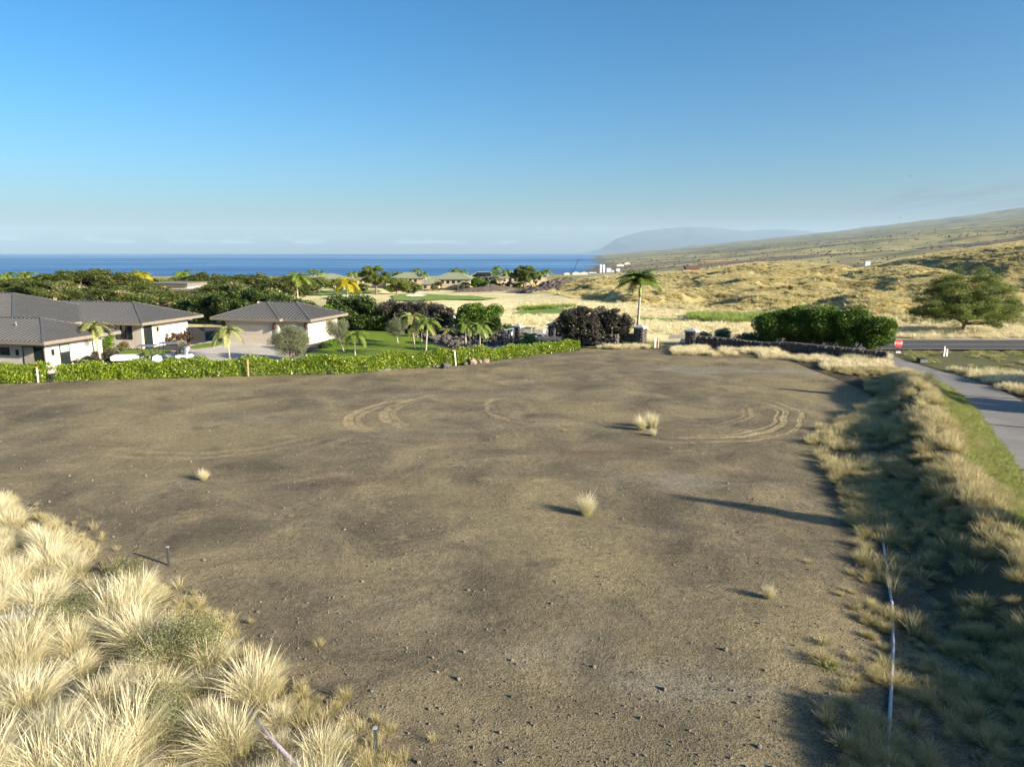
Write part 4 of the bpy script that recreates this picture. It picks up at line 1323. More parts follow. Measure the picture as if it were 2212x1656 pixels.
def pillar(label, x, y, h=1.75, w=0.85, rz=R(-35), z=None):
    z = hz(x, y) if z is None else z
    t = thing('stone_pillar', label, 'pillar', (x, y, z), rz, 'capped stone gate pillars')
    MB().box(-w / 2, w / 2, -w / 2, w / 2, -0.5, h).build('core', MT['lava'], t)
    k = 0; rng = random.Random(int(x * 100))
    for r_ in range(6):
        for c_ in range(3):
            for face in range(4):
                u = (c_ - 1) * w / 3 + rng.uniform(-0.04, 0.04); zz = (r_ + 0.5) * h / 6
                a = face * math.pi / 2
                q = Matrix.Rotation(a, 3, 'Z') @ Vector((u, -w / 2 + 0.06, zz))
                link('stone', STONE[k % 8], t, q, (rng.uniform(0, 3), rng.uniform(0, 3), 0), (0.155, 0.125, 0.155)); k += 1
    c = MB().box(-w / 2 - 0.12, w / 2 + 0.12, -w / 2 - 0.12, w / 2 + 0.12, h, h + 0.13)
    e = w / 2 + 0.12
    c.add([(-e, -e, h + 0.132), (e, -e, h + 0.132), (e, e, h + 0.132), (-e, e, h + 0.132), (0, 0, h + 0.4)], [(0, 1, 4), (1, 2, 4), (2, 3, 4), (3, 0, 4)])
    c.build('capstone', MT['cap'], t)
    return t


pB = atz(1384, 748, -0.5); pC = atz(1495, 752, -0.45)
pillar('capped lava stone pillar directly under the tall palm', pB.x, pB.y + 0.5, 1.8, 0.95)
pillar('capped lava stone pillar at the left end of the long wall', pC.x, pC.y + 0.3, 1.6, 0.95)
pg1 = atz(1120, 742, PAD); pg2 = atz(1195, 733, PAD)
pillar('capped stone pillar beside the lattice driveway gate', pg1.x, pg1.y + 0.3, 1.75, 0.85, z=PAD)
pillar('capped stone pillar at the far side of the driveway entrance', pg2.x, pg2.y + 0.2, 1.6, 0.85, z=PAD)
stone_wall('short stub of dark stone wall left of the palm pillar', [(pB.x - 3.7, pB.y + 0.9), (pB.x - 2.2, pB.y + 0.2)], [1.35, 1.4], 0.55, seed=1)
stone_wall('short stone wall joining the palm pillar', [(pB.x - 1.7, pB.y + 1.6), (pB.x - 0.4, pB.y + 0.8)], [1.25, 1.25], 0.45, seed=2)
wE = atz(1916, 779, 0.0)
wl_pts = [(pC.x + 0.45, pC.y + 0.1), (pC.x + 3.4, pC.y - 1.8), (pC.x + 4.6, pC.y - 2.7), (pC.x + 6.0, pC.y - 3.8), (wE.x, wE.y)]
stone_wall('long curving lava stone wall running in front of the clipped trees', wl_pts, [1.25, 1.2, 0.95, 0.8, 0.72], 0.5, seed=3)
stone_wall('dark stone wall between the lattice gate and the round green bush', [(pg1.x - 5.6, pg1.y + 1.6), (pg1.x - 3.0, pg1.y + 0.6), (pg1.x - 0.3, pg1.y + 0.3)], [0.9, 1.1, 1.55], 0.45, seed=4)
stone_wall('low stone wall right of the far driveway pillar', [(pg2.x + 0.4, pg2.y + 0.2), (pg2.x + 3.2, pg2.y - 1.6)], [1.0, 0.8], 0.45, seed=5)

# lattice gate, two leaves
def gate_leaf(label, a, b, h):
    a, b = Vector(a), Vector(b)
    w = (b - a).length
    t = thing('gate', label, 'gate', a, math.atan2(b.y - a.y, b.x - a.x), 'lattice driveway gates')
    MB().bar((0, 0, 0.06), (w, 0, 0.06), 0.07).bar((0, 0, h), (w, 0, h), 0.07).bar((0.035, 0, 0.1), (0.035, 0, h), 0.07).bar((w - 0.035, 0, 0.1), (w - 0.035, 0, h), 0.07).build('gate_frame', MT['gate'], t)
    c = Vector((w * 0.5, 0, h * 0.52))
    for k in range(4):
        ex, ez = ((0, 0.1), (w, 0.1), (w, h), (0, h))[k]
        MB().bar(c, (ex, 0, ez), 0.03).build('lattice_bar', MT['gate'], t)
        for u in (0.35, 0.65):
            q = c.lerp(Vector((ex, 0, ez)), u)
            MB().bar(q, (ex, 0, q.z), 0.025).build('lattice_bar', MT['gate'], t)
            MB().bar(q, (q.x, 0, ez), 0.025).build('lattice_bar', MT['gate'], t)
    MB().box(w * 0.7, w * 0.7 + 0.3, -0.05, -0.03, h * 0.52, h * 0.52 + 0.45).build('notice_plate', MT['white'], t)


g0 = atz(1089, 747, PAD)
gate_leaf('grey steel lattice gate leaf with small white notice standing open', (g0.x, g0.y, PAD + 0.03), (pg1.x - 0.5, pg1.y - 0.1, PAD + 0.03), 1.65)
gate_leaf('far grey lattice gate leaf partly behind the low palm', (pg2.x - 2.6, pg2.y - 1.2, PAD + 0.03), (pg2.x - 0.6, pg2.y, PAD + 0.03), 1.35)

# dark board fences left of the garage
def board_fence(label, a, b, h, n, cat='fence', name='board_fence'):
    a, b = Vector(a), Vector(b); w = (b - a).length
    t = thing(name, label, cat, a, math.atan2(b.y - a.y, b.x - a.x))
    bh = h / n
    for k in range(n):
        MB().box(0, w, -0.02, 0.02, k * bh + 0.008, (k + 1) * bh - 0.008).build('board', MT['darkwood'], t)
    for k in range(int(w / 1.6) + 1):
        x = min(w - 0.05, k * 1.6)
        MB().box(x, x + 0.09, 0.022, 0.11, 0, h + 0.03).build('post', MT['darkwood'], t)


f1 = atz(398, 742, PAD); f2 = atz(452, 735, PAD)
board_fence('charcoal horizontal board fence beside the garage', (f1.x, f1.y + 1.5, PAD), (f2.x, f2.y - 1.0, PAD), 1.6, 9)


def picket_fence(label, a, b, h):
    a, b = Vector(a), Vector(b); w = (b - a).length
    t = thing('picket_fence', label, 'fence', a, math.atan2(b.y - a.y, b.x - a.x))
    MB().box(0, w, -0.02, 0.02, h - 0.06, h - 0.02).box(0, w, -0.02, 0.02, 0.1, 0.14).build('rail', MT['dark'], t)
    n = int(w / 0.16); pk = MB().box(-0.01, 0.01, -0.01, 0.01, 0.05, h).mesh('picket', MT['dark'])
    for k in range(n): link('picket', pk, t, (0.08 + k * 0.16, 0, 0))


picket_fence('thin black picket fence behind the charcoal fence', (f1.x - 1, f1.y + 7, PAD), (f2.x + 1.5, f2.y + 5, PAD), 1.5)

# ---------------------------------------------------------------- construction frame on the dune crest
cp = aty(1480, 585, 275)
fr = thing('building_frame', 'rust red steel building frame under construction on the dune crest', 'construction', (cp.x, 275, cp.z - 0.4), R(-8))
MB().box(-0.8, 6.5, -1, 8, -2.5, 0.9).build('foundation', MT['drive'], fr)
MB().box(0.0, 5.2, -1.2, -0.9, 0.9, 2.1).box(0.0, 0.25, -1.2, 6, 0.9, 2.1).build('panel_wall', MT['rust'], fr)
MB().box(5.4, 17, -1, 9, 0.6, 0.95).build('floor_deck', MT['lumber'], fr)
for x in (5.6, 8.3, 11.0, 13.6, 16.6):
    for y in (-0.8, 8.6):
        MB().bar((x, y, 0.9), (x, y, 4.2), 0.16).build('steel_post', MT['rust'], fr)
for y in (-0.8, 8.6): MB().bar((5.4, y, 4.25), (16.9, y, 4.25), 0.2, 0.3).build('beam', MT['lumber' if y < 0 else 'rust'], fr)
for x in (5.6, 11.0, 16.6): MB().bar((x, -0.8, 4.2), (x, 8.6, 4.2), 0.18, 0.26).build('beam', MT['rust'], fr)
for k in range(12): MB().bar((8 + k * 0.45, 3, 0.95), (8 + k * 0.45, 3, 1.9), 0.06).build('stud', MT['lumber'], fr)
MB().bar((7.8, 3, 1.95), (13.3, 3, 1.95), 0.1).build('stud_plate', MT['lumber'], fr)


def person(name, label, loc, rz, joints, mats):
    """continuous body grown along a posed skeleton; clothes as the vest child"""
    me = bpy.data.meshes.new('body'); J = list(joints)
    idx = {k: i for i, k in enumerate(J)}
    E_ = [('pel', 'che'), ('che', 'nek'), ('nek', 'hed'), ('che', 'sl'), ('sl', 'el'), ('el', 'hl'), ('che', 'sr'), ('sr', 'er'), ('er', 'hr'), ('pel', 'kl'), ('kl', 'al'), ('al', 'tl'), ('pel', 'kr'), ('kr', 'ar'), ('ar', 'tr')]
    me.from_pydata([joints[k][:3] for k in J], [(idx[a], idx[b]) for a, b in E_], [])
    o = link(name, me, None, loc, (0, 0, rz)); tag(o, label, 'person')
    sk = o.modifiers.new('skin', 'SKIN')
    for i, k in enumerate(J):
        me.skin_vertices[0].data[i].radius = (joints[k][3], joints[k][3] * 0.85); me.skin_vertices[0].data[i].use_root = k == 'pel'
    s = o.modifiers.new('sub', 'SUBSURF'); s.levels = s.render_levels = 1
    me.materials.append(mats)
    return o


stand = dict(pel=(0, 0, .95, .15), che=(0, 0, 1.32, .17), nek=(0, 0, 1.5, .06), hed=(0, 0, 1.66, .11), sl=(.2, 0, 1.42, .07), el=(.27, .02, 1.15, .05), hl=(.26, -.15, .95, .045), sr=(-.2, 0, 1.42, .07), er=(-.27, .02, 1.15, .05), hr=(-.26, -.15, .95, .045),
             kl=(.11, -.02, .5, .075), al=(.11, 0, .08, .05), tl=(.11, -.16, .04, .045), kr=(-.11, -.02, .5, .075), ar=(-.11, 0, .08, .05), tr=(-.11, -.16, .04, .045))
bend = dict(stand); bend.update(pel=(0, .1, .9, .15), che=(0, -.3, 1.12, .16), nek=(0, -.46, 1.16, .06), hed=(0, -.6, 1.15, .11), sl=(.2, -.36, 1.12, .07), el=(.22, -.4, .85, .05), hl=(.18, -.45, .6, .045), sr=(-.2, -.36, 1.12, .07), er=(-.22, -.4, .85, .05), hr=(-.18, -.45, .6, .045))
M8 = Matrix.Rotation(R(-8), 3, 'Z')
q = Vector((cp.x, 275, cp.z - 0.4)) + M8 @ Vector((8.2, 2.0, 0.95))
person('person', 'person in dark clothes bending over on the building frame deck', q, R(60), bend, MT['denim'])
q = Vector((cp.x, 275, cp.z - 0.4)) + M8 @ Vector((12.8, 2.2, 0.95))
person('person', 'person in a yellow green high visibility shirt inside the building frame', q, R(-20), stand, MT['hivis'])

# harbour works on the far shore
hp = aty(1303, 588, 2850)
silo = thing('silo_works', 'cluster of white silos and sheds on the far shore', 'silos', (hp.x - 12, 2850, SEA + 1))
for x, y, r_, h in ((0, 0, 5.2, 38), (13, 0, 5.2, 38), (6, 12, 5, 36)):
    MB().tube([(x, y, 0), (x, y, h - 4), (x, y, h)], [r_, r_, r_ * 0.55], 14).build('silo', MT['white'], silo)
MB().box(-45, -14, 0, 25, 0, 8).box(26, 42, 0, 14, 0, 24).box(46, 60, 5, 20, 0, 16).box(64, 78, 0, 12, 0, 22).build('shed', MT['white'], silo)
MB().bar((-60, -6, 2), (-20, -6, 2), 6, 4).bar((84, 6, 4), (150, 20, 6), 14, 9).build('dock', MT['shoulder'], silo)
MB().bar((20, 0, 6), (20, 0, 34), 1.2).bar((20, 0, 34), (6, 0, 40), 1.2).build('conveyor', MT['chrome'], silo)
for i, (vx, vy, Y, w, h, lb) in enumerate(((1245, 594, 2600, 30, 6, 'tiny white shed at the near shore below the crane'), (1225, 594, 2600, 22, 5, 'small pale shed left of the crane on the shore'), (1262, 594, 2620, 26, 6, 'low white shed right of the crane on the shore'),
                                           (1355, 572, 4300, 30, 9, 'white building on the wooded shore above the silos'), (1340, 576, 4000, 40, 8, 'long pale building behind the silos'))):
    q = aty(vx, vy, Y); z_ = max(hz(q.x, Y), SEA + 1)
    s_ = thing('shed', lb, 'shed', (q.x, Y, z_))
    MB().box(-w / 2, w / 2, 0, w * 0.6, -3, h).build('wall', MT['white'], s_)
    MB().prism([(-w / 2 - 1, h + 0.05), (w / 2 + 1, h + 0.05), (0, h + w * 0.16)], -1, w * 0.6 + 1).build('roof', MT['cream'], s_)
q = aty(1233, 595, 2500)
cr = thing('harbour_crane', 'thin slanting crane boom above the shore', 'crane', (q.x, 2500, SEA + 4))
MB().bar((0, 0, 0), (26, 0, 58), 1.6).build('boom', MT['dark'], cr); MB().bar((-6, 0, 0), (4, 0, 32), 1.0).build('mast', MT['dark'], cr); MB().bar((26, 0, 58), (44, 0, 60), 0.8).build('jib', MT['dark'], cr)
q = aty(1873, 571, 420); ub = thing('utility_cabinet', 'small white cabinet standing alone on the far dune', 'cabinet', (q.x, 420, q.z - 0.6))
MB().box(-1.4, 1.4, -1, 1, -3.5, 2.2).build('body', MT['white'], ub); MB().box(-1.6, 1.6, -1.2, 1.2, 2.21, 2.45).build('lid', MT['cap'], ub)

# ================================================================== VEHICLES
def lathe_y(m, prof, n=18):
    """profile [(radius, y)] revolved about the y axis"""
    v, f = [], []
    for r_, y in prof:
        for k in range(n): v.append((r_ * math.cos(2 * math.pi * k / n), y, r_ * math.sin(2 * math.pi * k / n)))
    for i in range(len(prof) - 1):
        for k in range(n): f.append((i * n + k, i * n + (k + 1) % n, (i + 1) * n + (k + 1) % n, (i + 1) * n + k))
    return m.add(v, f)


def wheel(root, x, y, r_, w, rim='chrome'):
    s = 1 if y > 0 else -1
    t = lathe_y(MB(), [(r_ * 0.6, -w / 2), (r_ * 0.92, -w / 2), (r_, -w * 0.35), (r_, w * 0.35), (r_ * 0.92, w / 2), (r_ * 0.6, w / 2), (r_ * 0.6, -w / 2)]).build('wheel', MT['rubber'], root, (x, y, r_), smooth=False)
    lathe_y(MB(), [(0.0, s * w * 0.42), (r_ * 0.2, s * w * 0.44), (r_ * 0.45, s * w * 0.3), (r_ * 0.62, s * w * 0.4)]).build('rim', MT[rim], t)


def steering(root, x, y, z):
    m = MB(); pts = [(x + 0.08 * math.sin(a) * 0.6, y + 0.17 * math.cos(a), z + 0.15 * math.sin(a)) for a in np.linspace(0, 6.283, 15)]
    m.tube(pts, 0.016, 5); m.bar((x, y, z), (x + 0.25, y, z - 0.25), 0.03); m.build('steering_wheel', MT['dark'], root)


# white utility cart with a long cargo bed (front towards +x)
q = atz(300, 792, PAD)
c1_ = thing('utility_cart', 'white utility cart with long cargo bed and grey canopy', 'golf cart', (q.x, q.y, PAD + 0.03), R(10))
MB().box(-1.95, 0.28, -0.62, 0.62, 0.62, 0.70).box(-1.95, 0.28, -0.62, -0.58, 0.701, 1.0).box(-1.95, 0.28, 0.58, 0.62, 0.701, 1.0).box(0.24, 0.28, -0.579, 0.579, 0.701, 1.0).build('cargo_bed', MT['white'], c1_)
MB().box(-2.0, -1.96, -0.62, 0.62, 0.66, 1.0).build('tailgate', MT['white'], c1_); MB().box(-2.03, -2.0, -0.08, 0.08, 0.84, 0.9).build('latch', MT['dark'], c1_)
MB().prism([(0.2, 0.28), (1.75, 0.28), (1.8, 0.5), (1.72, 0.78), (1.35, 0.95), (1.25, 0.5), (0.75, 0.45), (0.7, 0.66), (0.2, 0.66)], -0.6, 0.6).build('body', MT['white'], c1_, bevel=0.03)
MB().box(-1.9, 0.3, -0.35, 0.35, 0.36, 0.6).build('chassis', MT['dark'], c1_)
MB().box(0.3, 0.75, -0.55, 0.55, 0.66, 0.8).build('seat', MT['vinyl'], c1_, bevel=0.04); MB().box(0.3, 0.42, -0.55, -0.04, 0.86, 1.18).box(0.3, 0.42, 0.04, 0.55, 0.86, 1.18).build('backrest', MT['vinyl'], c1_, bevel=0.04)
MB().box(1.2, 1.4, -0.55, 0.55, 0.78, 1.02, taper=0.05).build('dashboard', MT['vinyl'], c1_)
steering(c1_, 0.98, 0.28, 1.12)
MB().box(0.05, 1.55, -0.62, 0.62, 1.78, 1.84, taper=0.04).build('canopy', MT['greyroof'], c1_, bevel=0.02)
for x0, x1, y in ((0.25, 0.15, -0.56), (0.25, 0.15, 0.56), (1.4, 1.05, -0.56), (1.4, 1.05, 0.56)):
    MB().bar((x0, y, 0.9), (x1, y, 1.8), 0.035).build('canopy_post', MT['dark'], c1_)
for x in (-1.15, 1.4):
    for y in (-0.55, 0.55): wheel(c1_, x, y, 0.26, 0.2)

# green golf cart with clubs, front towards -x in view
q = atz(372, 786, PAD)
c2_ = thing('golf_cart', 'dark green golf cart carrying golf bags beneath a grey canopy', 'golf cart', (q.x, q.y, PAD + 0.03), R(188))
MB().prism([(0.35, 0.3), (1.55, 0.3), (1.62, 0.5), (1.45, 0.68), (0.95, 0.86), (0.78, 0.98), (0.72, 0.6), (0.35, 0.42), (-0.35, 0.4), (-0.35, 0.3)], -0.58, 0.58).build('body', MT['greencart'], c2_, bevel=0.04)
MB().prism([(-1.75, 0.62), (-1.6, 0.78), (-0.5, 0.82), (-0.4, 0.4), (-0.75, 0.36), (-0.85, 0.6), (-1.3, 0.66), (-1.42, 0.45), (-1.7, 0.45)], -0.58, 0.58).build('rear_fender', MT['white'], c2_, bevel=0.03)
MB().box(-0.55, 0.05, -0.52, 0.52, 0.56, 0.7).build('seat', MT['slate'], c2_, bevel=0.04); MB().box(-0.62, -0.48, -0.52, 0.52, 0.74, 1.15).build('backrest', MT['vinyl'], c2_, bevel=0.05)
steering(c2_, 0.5, 0.25, 1.02)
MB().box(-0.75, 0.95, -0.6, 0.6, 1.84, 1.9, taper=0.05).build('canopy', MT['greyroof'], c2_, bevel=0.02)
for x0, x1, y in ((-0.62, -0.62, -0.54), (-0.62, -0.62, 0.54), (0.95, 0.72, -0.54), (0.95, 0.72, 0.54), (0.3, 0.2, 0.54)):
    MB().bar((x0, y, 0.75), (x1, y, 1.86), 0.035).build('canopy_post', MT['dark'], c2_)
MB().box(-1.74, -1.7, -0.5, -0.38, 0.5, 0.6).build('taillight', MT['taillight'], c2_); MB().box(-1.74, -1.7, 0.38, 0.5, 0.5, 0.6).build('taillight', MT['taillight'], c2_)
for x in (-1.1, 1.12):
    for y in (-0.5, 0.5): wheel(c2_, x, y, 0.24, 0.19)
for k, (y, mt, lb) in enumerate(((-0.25, 'white', 'white golf bag on the back of the green cart'), (0.22, 'slate', 'blue grey golf bag on the back of the green cart'))):
    w_ = Matrix.Rotation(R(188), 3, 'Z') @ Vector((-1.15, y, 0.82))
    gb = thing('golf_bag', lb, 'golf bag', (q.x + w_.x, q.y + w_.y, PAD + 0.03 + w_.z), R(188))
    MB().tube([(0, 0, 0), (-0.12, 0, 0.35), (-0.25, 0, 0.62)], [0.13, 0.14, 0.15], 10).build('bag', MT[mt], gb, smooth=True)
    for j in range(5):
        MB().bar((-0.24 + j * 0.02, -0.08 + j * 0.04, 0.55), (-0.42 + j * 0.03, -0.09 + j * 0.045, 0.85 + 0.03 * (j % 3)), 0.02).build('club', MT['chrome'], gb)
    MB().tube([(-0.4, 0.02, 0.8), (-0.45, 0.02, 0.95)], [0.05, 0.035], 6).build('headcover', MT['red' if k == 0 else 'vinyl'], gb)


def car(label, loc, rz, paint, h=1.75):
    t = thing('parked_car', label, 'car', loc, rz)
    MB().prism([(-2.35, 0.35), (2.3, 0.35), (2.35, 0.75), (2.2, 0.98), (1.25, 1.08), (-2.3, 1.12), (-2.4, 0.8)], -0.92, 0.92).build('body', MT[paint], t, bevel=0.06)
    MB().prism([(-2.25, 1.12), (1.2, 1.09), (0.45, h - 0.06), (0.2, h), (-1.9, h), (-2.1, h - 0.08)], -0.8, 0.8).build('cabin', MT[paint], t, bevel=0.06)
    for s in (-1, 1):
        for x0, x1 in ((-1.95, -1.05), (-0.98, -0.1), (-0.03, 0.62)):
            MB().prism([(x0, 1.18), (x1 + (0.25 if x1 > 0.5 else 0), 1.18), (x1 - (0.12 if x1 > 0.5 else 0), h - 0.12), (x0 + 0.03, h - 0.12)], s * 0.81 - 0.005, s * 0.81 + 0.005).build('window', MT['glass'], t)
        MB().box(2.28, 2.37, s * 0.75 - 0.15, s * 0.75 + 0.15, 0.72, 0.88).build('headlight', MT['chrome'], t)
        MB().box(-2.41, -2.33, s * 0.78 - 0.1, s * 0.78 + 0.1, 0.8, 1.05).build('taillight', MT['taillight'], t)
        for x in (-1.45, 1.5): wheel(t, x, s * 0.84, 0.36, 0.24)
    MB().prism([(1.16, 1.13), (1.19, 1.13), (0.52, h - 0.09), (0.49, h - 0.09)], -0.72, 0.72, Matrix.Translation((0.03, 0, 0.02))).build('windscreen', MT['glass'], t)
    return t


q = aty(970, 706, 94); car('silver sport utility car partly hidden by the round green bush', (q.x, 94, hz(q.x, 94) + 0.15), R(128), 'silver')
q = atz(915, 715, PAD); car('blue grey car glimpsed between the garden palms', (q.x, q.y + 1.0, PAD + 0.02), R(20), 'slate', 1.45)

# wheel loader and dump truck on the building site
q = slope_pt(1155, 625)
ld = thing('wheel_loader', 'dusty yellow wheel loader beside the dirt heap', 'loader', (q.x, q.y, q.z + 0.5), R(200))
MB().box(-3.4, -0.4, -1.1, 1.1, 1.0, 2.3, taper=0.12).build('engine_hood', MT['yellow'], ld); MB().box(-0.3, 1.9, -0.7, 0.7, 0.8, 1.5).build('front_frame', MT['yellow'], ld)
MB().box(-1.0, 0.4, -0.75, 0.75, 2.31, 3.3).build('cab', MT['glass'], ld); MB().box(-1.1, 0.5, -0.85, 0.85, 3.3, 3.42).build('cab_roof', MT['yellow'], ld)
for y in (-0.6, 0.6): MB().bar((1.2, y, 1.6), (3.0, y, 0.7), 0.2, 0.32).build('lift_arm', MT['yellow'], ld)
MB().prism([(2.9, 0.15), (4.1, 0.1), (3.9, 0.3), (3.2, 0.45), (3.05, 1.2), (2.9, 1.25)], -1.4, 1.4).build('bucket', MT['dark'], ld)
MB().tube([(-2.6, 0.4, 2.3), (-2.6, 0.4, 3.0)], 0.07, 6).build('exhaust', MT['dark'], ld)
for x in (-2.2, 1.3):
    for y in (-1.05, 1.05): wheel(ld, x, y, 0.8, 0.55, 'yellow')
q = slope_pt(1163, 618)
tk = thing('dump_truck', 'white cab dump truck with an orange tipper body', 'truck', (q.x, q.y + 6, q.z + 0.2), R(172))
MB().box(-3.8, 3.6, -0.5, 0.5, 0.75, 1.05).build('chassis', MT['white'], tk)
MB().prism([(1.3, 1.06), (3.7, 1.06), (3.75, 1.9), (2.6, 2.1), (2.45, 2.9), (1.3, 2.95)], -1.1, 1.1).build('cab', MT['dark'], tk, bevel=0.08)
MB().prism([(2.62, 2.08), (2.66, 2.08), (2.52, 2.8), (2.48, 2.8)], -0.95, 0.95).build('windscreen', MT['glass'], tk)
MB().prism([(-3.9, 1.5), (-3.4, 1.1), (0.9, 1.1), (1.15, 2.95), (-3.9, 2.95)], -1.2, 1.2).build('tipper_body', MT['orange'], tk)
MB().box(-4.1, -3.92, -1.2, 1.2, 1.5, 3.0).build('tailgate', MT['dark'], tk)
MB().box(1.4, 3.2, -1.15, -1.11, 0.7, 1.0).box(1.4, 3.2, 1.11, 1.15, 0.7, 1.0).build('fuel_tank', MT['chrome'], tk)
for x in (-2.9, -1.6, 2.7):
    for y in (-0.95, 0.95): wheel(tk, x, y, 0.52, 0.4, 'white')
# dirt heap and dark rock bank of the site
def mound(name, label, vx, vy, rx, ry, h, mat, seed, cat):
    q = slope_pt(vx, vy); rng = np.random.default_rng(seed)
    xs = np.linspace(-1, 1, 46); X, Y = np.meshgrid(xs, xs)
    rr = np.sqrt(X ** 2 + Y ** 2)
    Z = h * np.clip(1 - rr, 0, 1) ** 0.75 * (0.65 + 0.7 * fbm(X * 3 + seed, Y * 3, seed, 4)) + (fbm(X * 14, Y * 14, seed + 1, 3) - 0.5) * h * 0.22 * (rr < 1) - 0.6 * (rr >= 0.97)
    idx = np.arange(X.size).reshape(X.shape)
    F = np.c_[idx[:-1, :-1].ravel(), idx[:-1, 1:].ravel(), idx[1:, 1:].ravel(), idx[1:, :-1].ravel()]
    zg = height(q.x + (X * rx).ravel(), q.y + (Y * ry).ravel()) - q.z
    o = link(name, mesh_np(name, np.c_[(X * rx).ravel(), (Y * ry).ravel(), Z.ravel() + zg + 0.3], F, mat), None, (q.x, q.y, q.z - 0.2))
    return tag(o, label, cat)


rockm = mat_plain('loose dark rubble', (0.11, 0.085, 0.072), 0.95, var=0.5, scale=1.2, bump=1.0, bscale=2.5)
mound('dirt_heap', 'dark heap of excavated rock right of the loader', 1190, 627, 12, 9, 4.2, rockm, 5, 'dirt heap')
mound('rubble_bank', 'long low bank of dark rubble left of the loader', 1062, 629, 17, 5, 2.6, rockm, 6, 'rubble bank')
mound('rubble_bank', 'rubble spill directly below the loader', 1140, 631, 9, 4, 1.6, rockm, 8, 'rubble bank')

# ================================================================== SIGNS, POSTS, PIPES, STAKES
sp_ = atz(1938, 764, -0.05)
st = thing('stop_sign', 'red octagonal STOP sign on a short post beside the cart path', 'stop sign', (sp_.x, sp_.y, hz(sp_.x, sp_.y)), R(0))
MB().box(-0.28, 0.28, -0.22, 0.22, -0.1, 0.2, taper=0.08).build('concrete_base', MT['cap'], st)
MB().bar((0, 0, 0.2), (0, 0, 0.75), 0.07).build('post', MT['dark'], st)


def octa(r_, y0, y1): return MB().prism([(r_ * math.cos(R(22.5 + 45 * k)), 0.86 + r_ * math.sin(R(22.5 + 45 * k))) for k in range(8)], y0, y1)


octa(0.382, -0.055, -0.035).build('white_border', MT['white'], st); octa(0.372, -0.062, -0.056).build('red_face', MT['red'], st)
fc = bpy.data.curves.new('lettering', 'FONT'); fc.body = 'STOP'; fc.size = 0.30; fc.align_x = 'CENTER'; fc.align_y = 'CENTER'; fc.extrude = 0.003; fc.offset = 0.006
tmp = bpy.data.objects.new('tmp', fc); COL.objects.link(tmp)
dg = bpy.context.evaluated_depsgraph_get(); me = bpy.data.meshes.new_from_object(tmp.evaluated_get(dg)); bpy.data.objects.remove(tmp)
me.materials.clear(); me.materials.append(MT['white'])
link('lettering', me, st, (0, -0.068, 0.86), (R(90), 0, 0))

for (vx, vy, h, lb) in ((2038, 771, 0.85, 'taller white marker post beside the road verge'), (2044, 771, 0.62, 'shorter white marker post beside the road verge')):
    q = atz(vx, vy, -0.05)
    b_ = thing('marker_post', lb, 'post', (q.x, q.y, hz(q.x, q.y)), 0.2, 'white marker posts by the verge')
    MB().box(-0.06, 0.06, -0.06, 0.06, -0.1, h).build('post', MT['white'], b_); MB().box(-0.05, 0.05, -0.064, -0.061, h - 0.16, h - 0.05).build('reflector', MT['pink'], b_)
q = atz(1418, 753, -0.1)
for dx, mt, h, lb in ((-0.12, 'white', 0.9, 'white marker stake in the gap between the capped pillars'), (0.14, 'red', 0.85, 'red and white striped stake in the gap between the capped pillars')):
    b_ = thing('marker_stake', lb, 'stake', (q.x + dx, q.y, hz(q.x, q.y) + 0.05))
    MB().box(-0.08, 0.08, -0.02, 0.02, -0.3, h).build('board', MT[mt], b_)
    if mt == 'red': MB().box(0.0, 0.05, -0.024, -0.021, -0.2, h).build('stripe', MT['white'], b_)
for vx, vy, h, mt, lb in ((83, 826, 0.92, 'white', 'white survey stake with pink edge in the hedge gap'), (537, 813, 1.05, 'lumber', 'thin wooden survey stake against the hedge'), (985, 789, 1.1, 'white', 'leaning white survey stake with pink tip by the boulders')):
    q = atz(vx, vy, 0)
    b_ = thing('survey_stake', lb, 'stake', (q.x, q.y, 0), R(10)); b_.rotation_euler = (0, R(-4 if vx > 900 else 1), R(10))
    MB().box(-0.045, 0.045, -0.02, 0.02, -0.2, h).build('shaft', MT[mt], b_); MB().box(-0.046, 0.046, -0.021, 0.021, h, h + 0.13).build('painted_tip', MT['pink'], b_)
q = atz(3276 * .54 + 910 * 0.2445, 850 * .54 + 1325 * 0.2445, 0)
vb = thing('valve_box', 'dark irrigation valve box on the weedy verge', 'valve box', (q.x, q.y, hz(q.x, q.y)), R(10))
MB().box(-0.36, 0.36, -0.25, 0.25, -0.1, 0.3, taper=0.03).build('body', MT['boxgreen'], vb); MB().box(-0.38, 0.38, -0.27, 0.27, 0.302, 0.35).build('lid', MT['dark'], vb)
# white pipe lying along the swale
pp = [tuple(slope_pt(a_, b_, 5.0, 60.0)[:2]) for a_, b_ in ((1917, 1690), (1919, 1600), (1924, 1500), (1929, 1400), (1926, 1310), (1915, 1235), (1906, 1165), (1900, 1100), (1896, 1055))]
pipe = thing('irrigation_pipe', 'long white plastic pipe lying in the shaded swale', 'pipe', (pp[0][0], pp[0][1], hz(*pp[0])))
o_ = Vector(pipe.location)
MB().tube([Vector((x, y, hz(x, y) + 0.07)) - o_ for i, (x, y) in enumerate(pp)], 0.034, 10).build('pipe_run', MT['pvc'], pipe, smooth=True)
for i in (1, 4): 
    a = Vector((pp[i][0], pp[i][1], hz(*pp[i]) + 0.07)) - o_; b_ = Vector((pp[i + 1][0], pp[i + 1][1], hz(*pp[i + 1]) + 0.07)) - o_
    MB().tube([a.lerp(b_, 0.02), a.lerp(b_, 0.07)], 0.043, 10).build('coupling', MT['pvc'], pipe, smooth=True)
q0, q1, q2 = atz(535, 1530, 0.3), atz(580, 1590, 0.35), atz(650, 1662, 0.35)
ps = thing('purple_pipe', 'faded purple pipe half buried in the bunch grass', 'pipe', q0)
